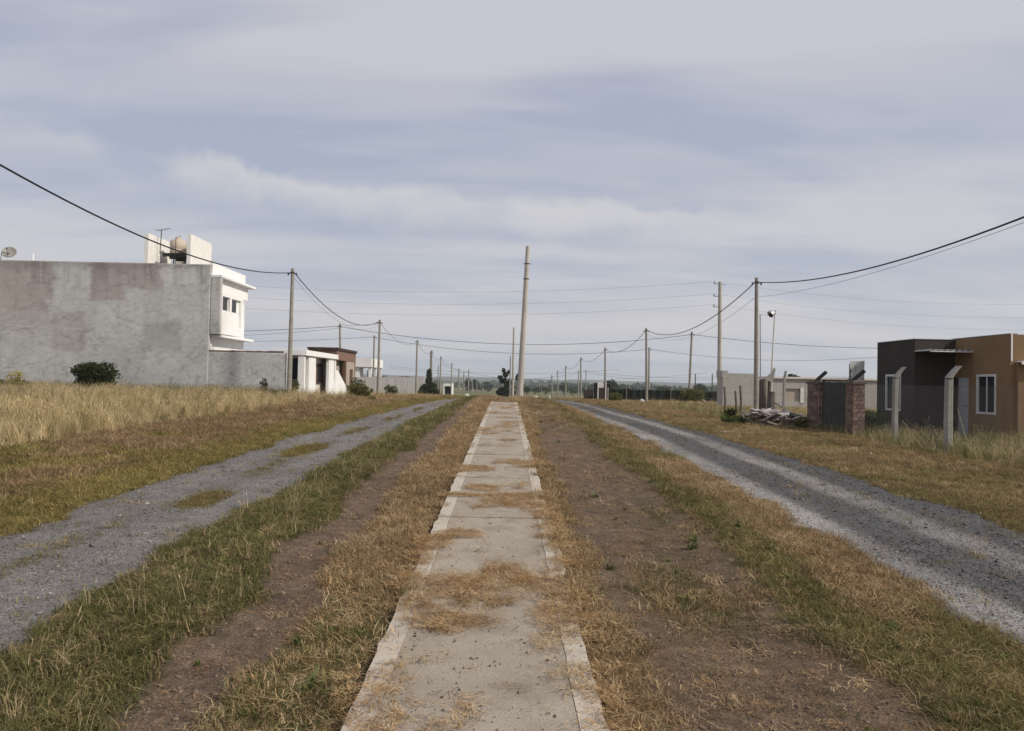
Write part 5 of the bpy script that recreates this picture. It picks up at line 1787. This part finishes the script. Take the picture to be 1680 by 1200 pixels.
def shade_fence():
    Y0 = 76.0
    t = thing('shade_fence', 'long fence of black shade cloth panels on posts beyond the right track', 'fence', (16, Y0, gz(16, Y0)))
    xs = [float(P(px, 650, Y0)[0]) for px in (997, 1027, 1061, 1100, 1142, 1184)]
    zt = float(P(1060, 639, Y0)[2])
    for a, b in zip(xs[:-1], xs[1:]):
        zb = gz((a+b)/2, Y0)-.1
        n = 10
        mb = MB()
        for i in range(n):
            x0, x1 = a+(b-a)*i/n, a+(b-a)*(i+1)/n
            d0, d1 = .05*math.sin(i*1.7+a), .05*math.sin((i+1)*1.7+a)
            s0, s1 = -.10*math.sin(math.pi*i/n), -.10*math.sin(math.pi*(i+1)/n)
            mb.poly([(x0, Y0+d0, zb), (x1, Y0+d1, zb), (x1, Y0+d1, zt+s1), (x0, Y0+d0, zt+s0)])
            mb.poly([(x0, Y0+d0+.02, zt+s0), (x1, Y0+d1+.02, zt+s1), (x1, Y0+d1+.02, zb), (x0, Y0+d0+.02, zb)])
        mb.build('cloth_panel', M_NET, t)
    for x in xs:
        MB().tube([(x, Y0-.06, gz(x, Y0)-.2), (x, Y0-.06, zt+.1)], .055, 7).build('post', M_CONC if random.random() < .4 else M_WOOD, t)
    # brown sheet panels and the white post at the near-street end
    b = thing('sheet_fence', 'dark brown sheet panels with a white post at the street corner', 'fence', (11, 80, gz(11, 80)))
    for pa, pb, pt, Y in ((957.5, 973.5, 640, 80), (974, 980, 628.5, 80.2), (982, 991.5, 636.5, 79.5), (991.6, 1000, 629.5, 79)):
        xa, xb = float(P(pa, 650, Y)[0]), float(P(pb, 650, Y)[0]); z = gz(xa, Y)-.2
        MB().box((xa, Y, z), (xb, Y+.05, float(P((pa+pb)/2, pt, Y)[2]))).build('panel', mat('brown_sheet', (.06, .042, .038), (.045, .033, .03), 3, .8, .15, 40) if pt > 630 else M_NET, b)
    for px, pt in ((980.8, 628), (993.5, 628)):
        x = float(P(px, 650, 78.8)[0])
        MB().tube([(x, 78.8, gz(x, 78.8)-.2), (x, 78.8, float(P(px, pt, 78.8)[2]))], .06, 7).build('post', M_WHITE2, b)
    # white board above it
    x0, x1 = float(P(981, 630, 82)[0]), float(P(990, 630, 82)[0]); z0, z1 = float(P(985, 637, 82)[2]), float(P(985, 627, 82)[2])
    s = thing('site_board', 'blank pale board on two legs behind the brown sheet panels', 'board', ((x0+x1)/2, 82, gz(x0, 82)))
    MB().box((x0, 82, z0), (x1, 82.04, z1)).build('board', M_WHITE2, s)
    for x in (x0+.05, x1-.1):
        MB().box((x, 82.041, gz(x, 82)-.2), (x+.07, 82.11, z1-.05)).build('leg', M_WOOD, s)
    # small white things
    for px, py, Y, w, h, lab, cat in ((1053.5, 653.5, 67, .5, .32, 'white sack lying at the foot of the shade fence pole', 'sack'), (901.5, 652, 120, .28, .62, 'small white marker stone where the right track passes the crest', 'marker'),
                                      (766, 648.5, 150, 1.2, .5, 'low white rubble pile beside the left track past the crest', 'rubble'), (788, 650, 150, 1.5, .22, 'flat white slab lying where the left track passes the crest', 'slab'), (879, 651, 150, 1.1, .4, 'pale rubble mound where the right track passes the crest', 'rubble')):
        x = float(P(px, py, Y)[0]); z = gz(x, Y)
        r = random.Random(int(px))
        mb = MB(); nn = 9
        for k, (hh, q) in enumerate(((-.1, 1.0), (h*.35, .98), (h*.8, .7), (h, .25))):
            mb.v += [(x+w/2*q*math.cos(2*math.pi*i/nn)*r.uniform(.8, 1.15), Y+w/2*q*math.sin(2*math.pi*i/nn)*r.uniform(.8, 1.15), z+hh) for i in range(nn)]
        for k in range(3):
            for i in range(nn):
                mb.f.append((k*nn+i, k*nn+(i+1) % nn, (k+1)*nn+(i+1) % nn, (k+1)*nn+i))
        mb.f.append(tuple(range(27, 36)))
        tag(mb.build('white_'+cat if cat != 'marker' else 'marker_stone', M_WHITE2, None), lab, cat)
    # far posts on the right horizon
    for px, pt in ((1140.5, 613.5), (1168.3, 613.5)):
        x = float(P(px, 640, 230)[0])
        tag(MB().tube([(x, 230, gz(x, 230)-.3), (x, 230, float(P(px, pt, 230)[2]))], [.2, .15], 6).build('far_mast', M_STEEL, None), 'thin dark mast standing far off beyond the black shade cloth fence', 'mast', 'far masts beyond the shade fence')


shade_fence()

# ------------------------------------------------------------------ shrubs and trees
R_ = random.Random(77)


def shrub(name, label, px, py, Y, w, h, n, size, m, seed=0, group=None, stems=5, straw=0, cat='shrub'):
    x = float(P(px, py, Y)[0]); z = gz(x, Y)
    t = thing(name, label, cat, (x, Y, z), group)
    r = random.Random(seed)
    mb = MB()
    blobs = []
    for i in range(stems):
        a = 2*math.pi*i/stems+r.uniform(-.4, .4); q = r.uniform(.2, .75)
        tip = (x+w*.5*q*math.cos(a), Y+w*.5*q*math.sin(a), z+h*r.uniform(.5, .85))
        mb.tube([(x+.03*math.cos(a), Y+.03*math.sin(a), z-.05), ((x+tip[0])/2+r.uniform(-.04, .04)*w, (Y+tip[1])/2, z+h*.35), tip], [.03*h, .022*h, .01*h], 5)
        blobs.append((tip[0], tip[1], min(tip[2], z+h*.72), w*r.uniform(.17, .3), w*r.uniform(.17, .3), h*r.uniform(.2, .3)))
        blobs.append((x+(tip[0]-x)*.8, Y+(tip[1]-Y)*.8, z+h*.3, w*.24, w*.24, h*.28))
    mb.build('stem', M_BARK, t)
    v, f = leaf_cloud(blobs, n, size, seed)
    leaf_obj('foliage', v, f, m, t)
    return t


shrub('round_bush', 'dense dark green bush against the bare grey side wall', 153, 636, 38.8, 2.4, 1.6, 6500, .075, L_DARK, 1, stems=13)
shrub('round_bush', 'yellowish leafy bush beside the sloping white buttress', 588, 653, 47.5, 1.5, .85, 1500, .08, L_OLIVE, 2, stems=7)
shrub('weed', 'tall weed with yellow flower heads growing at the grey wall', 27, 632, 38.8, 1.0, 1.15, 420, .055, L_YELLOW, 3, stems=8, cat='weed')
shrub('weed', 'low green weeds under the yellow flowering weed at the wall', 14, 640, 38.2, 2.2, .6, 900, .08, L_MID, 13, stems=7, cat='weed')
shrub('sapling', 'thin dark sapling standing against the low grey wall', 435, 645, 40.2, .55, 1.05, 150, .07, L_DARK, 4, stems=4, cat='sapling')
shrub('weed', 'dark green weeds at the foot of the utility pole by the porch house', 463, 650, 39.6, 1.5, .42, 700, .07, L_MID, 5, stems=6, cat='weed')
shrub('weed', 'low dark weeds along the base of the low grey wall', 425, 650, 39.8, 1.8, .38, 620, .07, L_MID, 6, stems=6, cat='weed')
shrub('weed', 'small dark weed tuft in the dry verge before the brown house', 612, 662, 41, .6, .32, 240, .05, L_MID, 7, stems=5, cat='weed')
shrub('round_bush', 'scraggy green bush with arching shoots before the long grey wall', 641, 646, 76, 1.5, 1.2, 700, .12, L_MID, 8, stems=6)
shrub('round_bush', 'small green bush in front of the wing of brown house', 588, 640, 62, 1.2, 1.5, 500, .1, L_MID, 18, stems=6)
shrub('round_bush', 'yellow green bush between the shade cloth fence and the brace', 1135, 655, 73, 3.2, 1.5, 1500, .13, L_OLIVE, 9, stems=8)
shrub('weed', 'dark leafy weed on the right verge short of the rubble heap', 1199, 688, 30, .5, .55, 300, .07, L_DARK, 10, stems=5, cat='weed')
shrub('weed', 'low green weeds spreading at the left end of the rubble heap', 1206, 692, 28.2, 1.2, .3, 500, .07, L_MID, 11, stems=7, cat='weed')
shrub('weed', 'green weed growing between the rubble heap and the gate pillar', 1316, 697, 26.0, .6, .45, 260, .07, L_OLIVE, 12, stems=6, cat='weed')
shrub('round_bush', 'dark green bush between the gate pillar and the taupe house', 1428, 690, 24.5, 1.0, .8, 900, .07, L_MID, 14, stems=7)
shrub('weed', 'pale grassy weed clump in front of the shade cloth fence', 1010, 657, 66, 1.6, .8, 500, .12, L_OLIVE, 15, stems=6, cat='weed')


def bare_shrub():
    x = float(P(1536, 720, 18.9)[0]); Y = 18.9; z = gz(x, Y)
    t = thing('bare_shrub', 'leafless brown shrub of branching twigs before the bent concrete post', 'shrub', (x, Y, z))
    r = random.Random(5)
    mb = MB()
    def grow(p, d, l, rad, k):
        q = p+d*l
        mb.tube([p, (p+q)/2+Vector((r.uniform(-.02, .02), r.uniform(-.02, .02), 0)), q], [rad, rad*.85, rad*.65], 5)
        if k > 0:
            for _ in range(r.choice((2, 2, 3))):
                nd = (d+Vector((r.uniform(-.6, .6), r.uniform(-.6, .6), r.uniform(-.1, .4)))).normalized()
                grow(q, nd, l*r.uniform(.55, .8), rad*.6, k-1)
    for i in range(7):
        a = 2*math.pi*i/7+r.uniform(-.3, .3)
        grow(Vector((x+.06*math.cos(a), Y+.06*math.sin(a), z-.05)), Vector((.6*math.cos(a), .5*math.sin(a), 1)).normalized(), r.uniform(.28, .42), .017, 3)
    mb.build('branches', mat('dry_twig', (.20, .15, .11), (.13, .095, .07), 5, .95, .3, 40), t)
    for k, (pa, pb) in enumerate((((1480, 690), (1516, 712)), ((1570, 668), (1592, 700)))):
        a, b = P(*pa, 18.6), P(*pb, 18.4)
        bb = (float(b[0]), 18.4, gz(float(b[0]), 18.4))
        tag(MB().tube([bb, tuple(float(v) for v in a)], [.016, .006], 5).build('dead_stalk', mat('straw_stalk', (.42, .34, .22), None, 4, .9, 0), None), 'dry straw stalk leaning %s' % ('before the taupe wing window' if k == 0 else 'beside the near bent concrete post'), 'stalk')


bare_shrub()


def conifer():
    Y = 100.0; x = float(P(704, 645, Y)[0]); z = gz(x, Y)
    t = thing('conifer', 'dark green conifer with narrow top before the long grey wall', 'tree', (x, Y, z))
    MB().tube([(x, Y, z-.2), (x-.05, Y, z+3.4)], [.10, .03], 7).build('trunk', M_BARK, t)
    bl = []
    for i in range(26):
        q = i/25
        hh = .25+q*3.3
        wid = (1.75*(1-q)**1.5+.10) if q < .45 else .42*(1-q)+.30
        for k in range(3):
            a = R_.uniform(0, 6.28)
            bl.append((x+wid*.55*math.cos(a)-.12*q, Y+wid*.55*math.sin(a), z+hh, wid*.52, wid*.52, .28))
    v, f = leaf_cloud(bl, 4200, .13, 33, shell=.3)
    leaf_obj('crown', v, f, L_CON, t)
    for k, dx in enumerate((-.95, 1.0)):
        tag(MB().tube([(x+dx, Y-.9, gz(x+dx, Y-.9)-.05), (x+dx*.3, Y-.5, z+.9)], .05, 6).build('prop_stake', M_WHITE2, None), 'pale stake propped against the lower branches of conifer', 'stake', 'stakes at the conifer')


conifer()


def far_trees():
    Y = 150.0; x = float(P(832, 650, Y)[0]); z = gz(x, Y)
    r = random.Random(3)
    bl = [(-.9, 0, 1.0, 1.2, 1.2, .9), (.4, .2, .9, 1.3, 1.2, .8), (-.9, 0, 3.2, .75, .7, .5), (-1.4, 0, 3.9, .5, .5, .4), (-.4, .1, 4.4, .55, .5, .6), (-.8, 0, 5.3, .35, .4, .45), (.5, 0, 3.0, .6, .5, .5), (1.9, .1, 3.9, .3, .3, .7), (.2, 0, 5.0, .3, .3, .4), (-.2, 0, 2.3, .6, .6, .6)]
    tree('scraggy_tree', 'scraggy dark tree with ragged tufts past the end of sidewalk', (x, Y, z), bl, 2600, .24, L_DARK, [([(0, 0, -.3), (-.1, 0, 2), (-.3, 0, 4), (-.6, 0, 5.4)], .16, .04), ([(-.1, 0, 2), (-.9, 0, 3.6)], .08, .03), ([(-.05, 0, 1.5), (.9, 0, 3), (1.8, .1, 4.2)], .07, .02)], seed=6)
    Y = 78.0; x = float(P(1300, 640, Y)[0]); z = gz(x, Y)
    tree('broken_tree', 'small lopped grey green tree showing above the low grey house roof', (x, Y, z), [(-.5, 0, 2.5, .6, .5, .35), (.35, 0, 2.6, .5, .5, .45), (-.1, 0, 2.9, .45, .4, .3)], 600, .16, L_MID, [([(0, 0, -.2), (0, 0, 1.4), (-.4, 0, 2.5)], .12, .05), ([(0, 0, 1.4), (.35, 0, 2.6)], .08, .04)], seed=7)
    # trees one can tell apart in the middle distance
    G = 'scattered trees in the middle distance'
    for i, (px, top, Y, w) in enumerate(((895, 633, 320, 4), (925, 628, 420, 5), (1003, 618, 300, 5), (1018, 634, 260, 4), (1040, 636, 240, 5), (1085, 634, 280, 6), (1110, 635, 260, 5), (1150, 629, 320, 5), (1215, 630, 300, 4), (630, 615, 500, 4), (655, 616, 520, 6), (668, 617, 520, 5), (770, 620, 450, 5), (782, 622, 440, 5), (800, 626, 480, 6), (850, 634, 260, 3.5), (864, 632, 300, 4), (878, 634, 330, 5), (940, 635, 300, 5), (958, 636, 340, 5), (1380, 628, 260, 5), (1425, 628, 240, 5))):
        x = float(P(px, 640, Y)[0]); z = gz(x, Y); h = max(3.0, float(P(px, top, Y)[2])-z)
        rr = random.Random(100+i)
        bl = [(rr.uniform(-w*.4, w*.4), rr.uniform(-w*.4, w*.4), h*rr.uniform(.38, .85), w*rr.uniform(.22, .38), w*rr.uniform(.22, .38), h*rr.uniform(.12, .2)) for _ in range(9)]+[(0, 0, h*.45, w*.36, w*.36, h*.3)]
        tree('field_tree', 'rounded dark green tree standing in the fields beyond the crest', (x, Y, z), bl, 900, .055*h, L_FAR if i % 3 else L_FAR2, [([(0, 0, -.5), (.05, 0, h*.4), (.1, 0, h*.7)], .05*h, .015*h), ([(0, 0, h*.3), (w*.2, 0, h*.6)], .03*h, .01*h)], G, 200+i)


far_trees()


def far_wood():
    """hedgerows and woods that read as one mass"""
    r = np.random.default_rng(5)
    B = []
    for Y, h, x0, x1, n, gap in ((520, 6.0, -260, 120, 120, .3), (640, 8.0, -330, 420, 190, .3), (900, 10.5, -620, 700, 240, .25), (1300, 14, -900, 950, 260, .15)):
        xs = np.sort(r.uniform(x0, x1, n))
        dens = vn(xs, xs*0, 60, int(Y))
        for x, d in zip(xs, dens):
            if d < gap:
                continue
            hh = h*(.45+.55*d)*r.uniform(.7, 1.15)
            y = Y+r.uniform(-15, 15)
            z = gz(x, y)
            B.append((x, y, z+hh*.5, hh*r.uniform(.45, .8), hh*.6, hh*.5))
    v, f = leaf_cloud(B, 60000, 1.15, 8, shell=.75)
    o = raw_mesh('far_wood', v, f, L_FAR)
    o['kind'] = 'stuff'
    tag(o, 'dark hedgerows and woods far across the plain', 'wood')


far_wood()


def hills():
    m = mat('wooded_hills', (.045, .058, .036), (.075, .078, .045), .006, .95, 0, .05)
    xs = np.linspace(-5200, 5200, 220); rows = []
    V = []; D = [(1700, -30, 0), (2300, 10, .45), (2900, 26, .8), (3600, 40, 1.0), (4600, -40, 0)]
    for Y, zz, k in D:
        hgt = 16*fbm(xs, xs*0+Y*.3, 900, 301)+5*fbm(xs, xs*0+Y, 120, 307, 3)+2.5*r2(len(xs))
        base = -14
        V.append(np.stack([xs, np.full_like(xs, Y), base+k*(hgt*1.25+19)+np.where(k == 0, -20, 0)], 1))
    V = np.concatenate(V); n = len(xs)
    i = np.arange(len(D)*n).reshape(len(D), n)
    f = np.stack([i[:-1, :-1], i[:-1, 1:], i[1:, 1:], i[1:, :-1]], -1).reshape(-1, 4)
    structure(raw_mesh('hills', V, f, m, False))


def r2(n):
    return rng.random(n)


hills()

# ------------------------------------------------------------------ the air: one closed box round everything
HAZE = .00022
hb = MB().box((-9500, -9500, -60), (9500, 9500, 75)).build('haze', None, None)
hm = bpy.data.materials.new('haze'); hm.use_nodes = True
hm.node_tree.nodes.clear()
ht = NT(hm.node_tree)
ho = ht.n('ShaderNodeOutputMaterial'); hv = ht.n('ShaderNodeVolumePrincipled')
hv.inputs['Color'].default_value = (.80, .87, .96, 1)
hv.inputs['Density'].default_value = HAZE
hv.inputs['Anisotropy'].default_value = .2
ht.link(hv.outputs[0], ho.inputs['Volume'])
hb.data.materials.append(hm)
hb['kind'] = 'stuff'
tag(hb, 'thin pale haze filling the air over the plain', 'haze')

for o in bpy.data.objects:
    if '_b' in o:
        del o['_b']
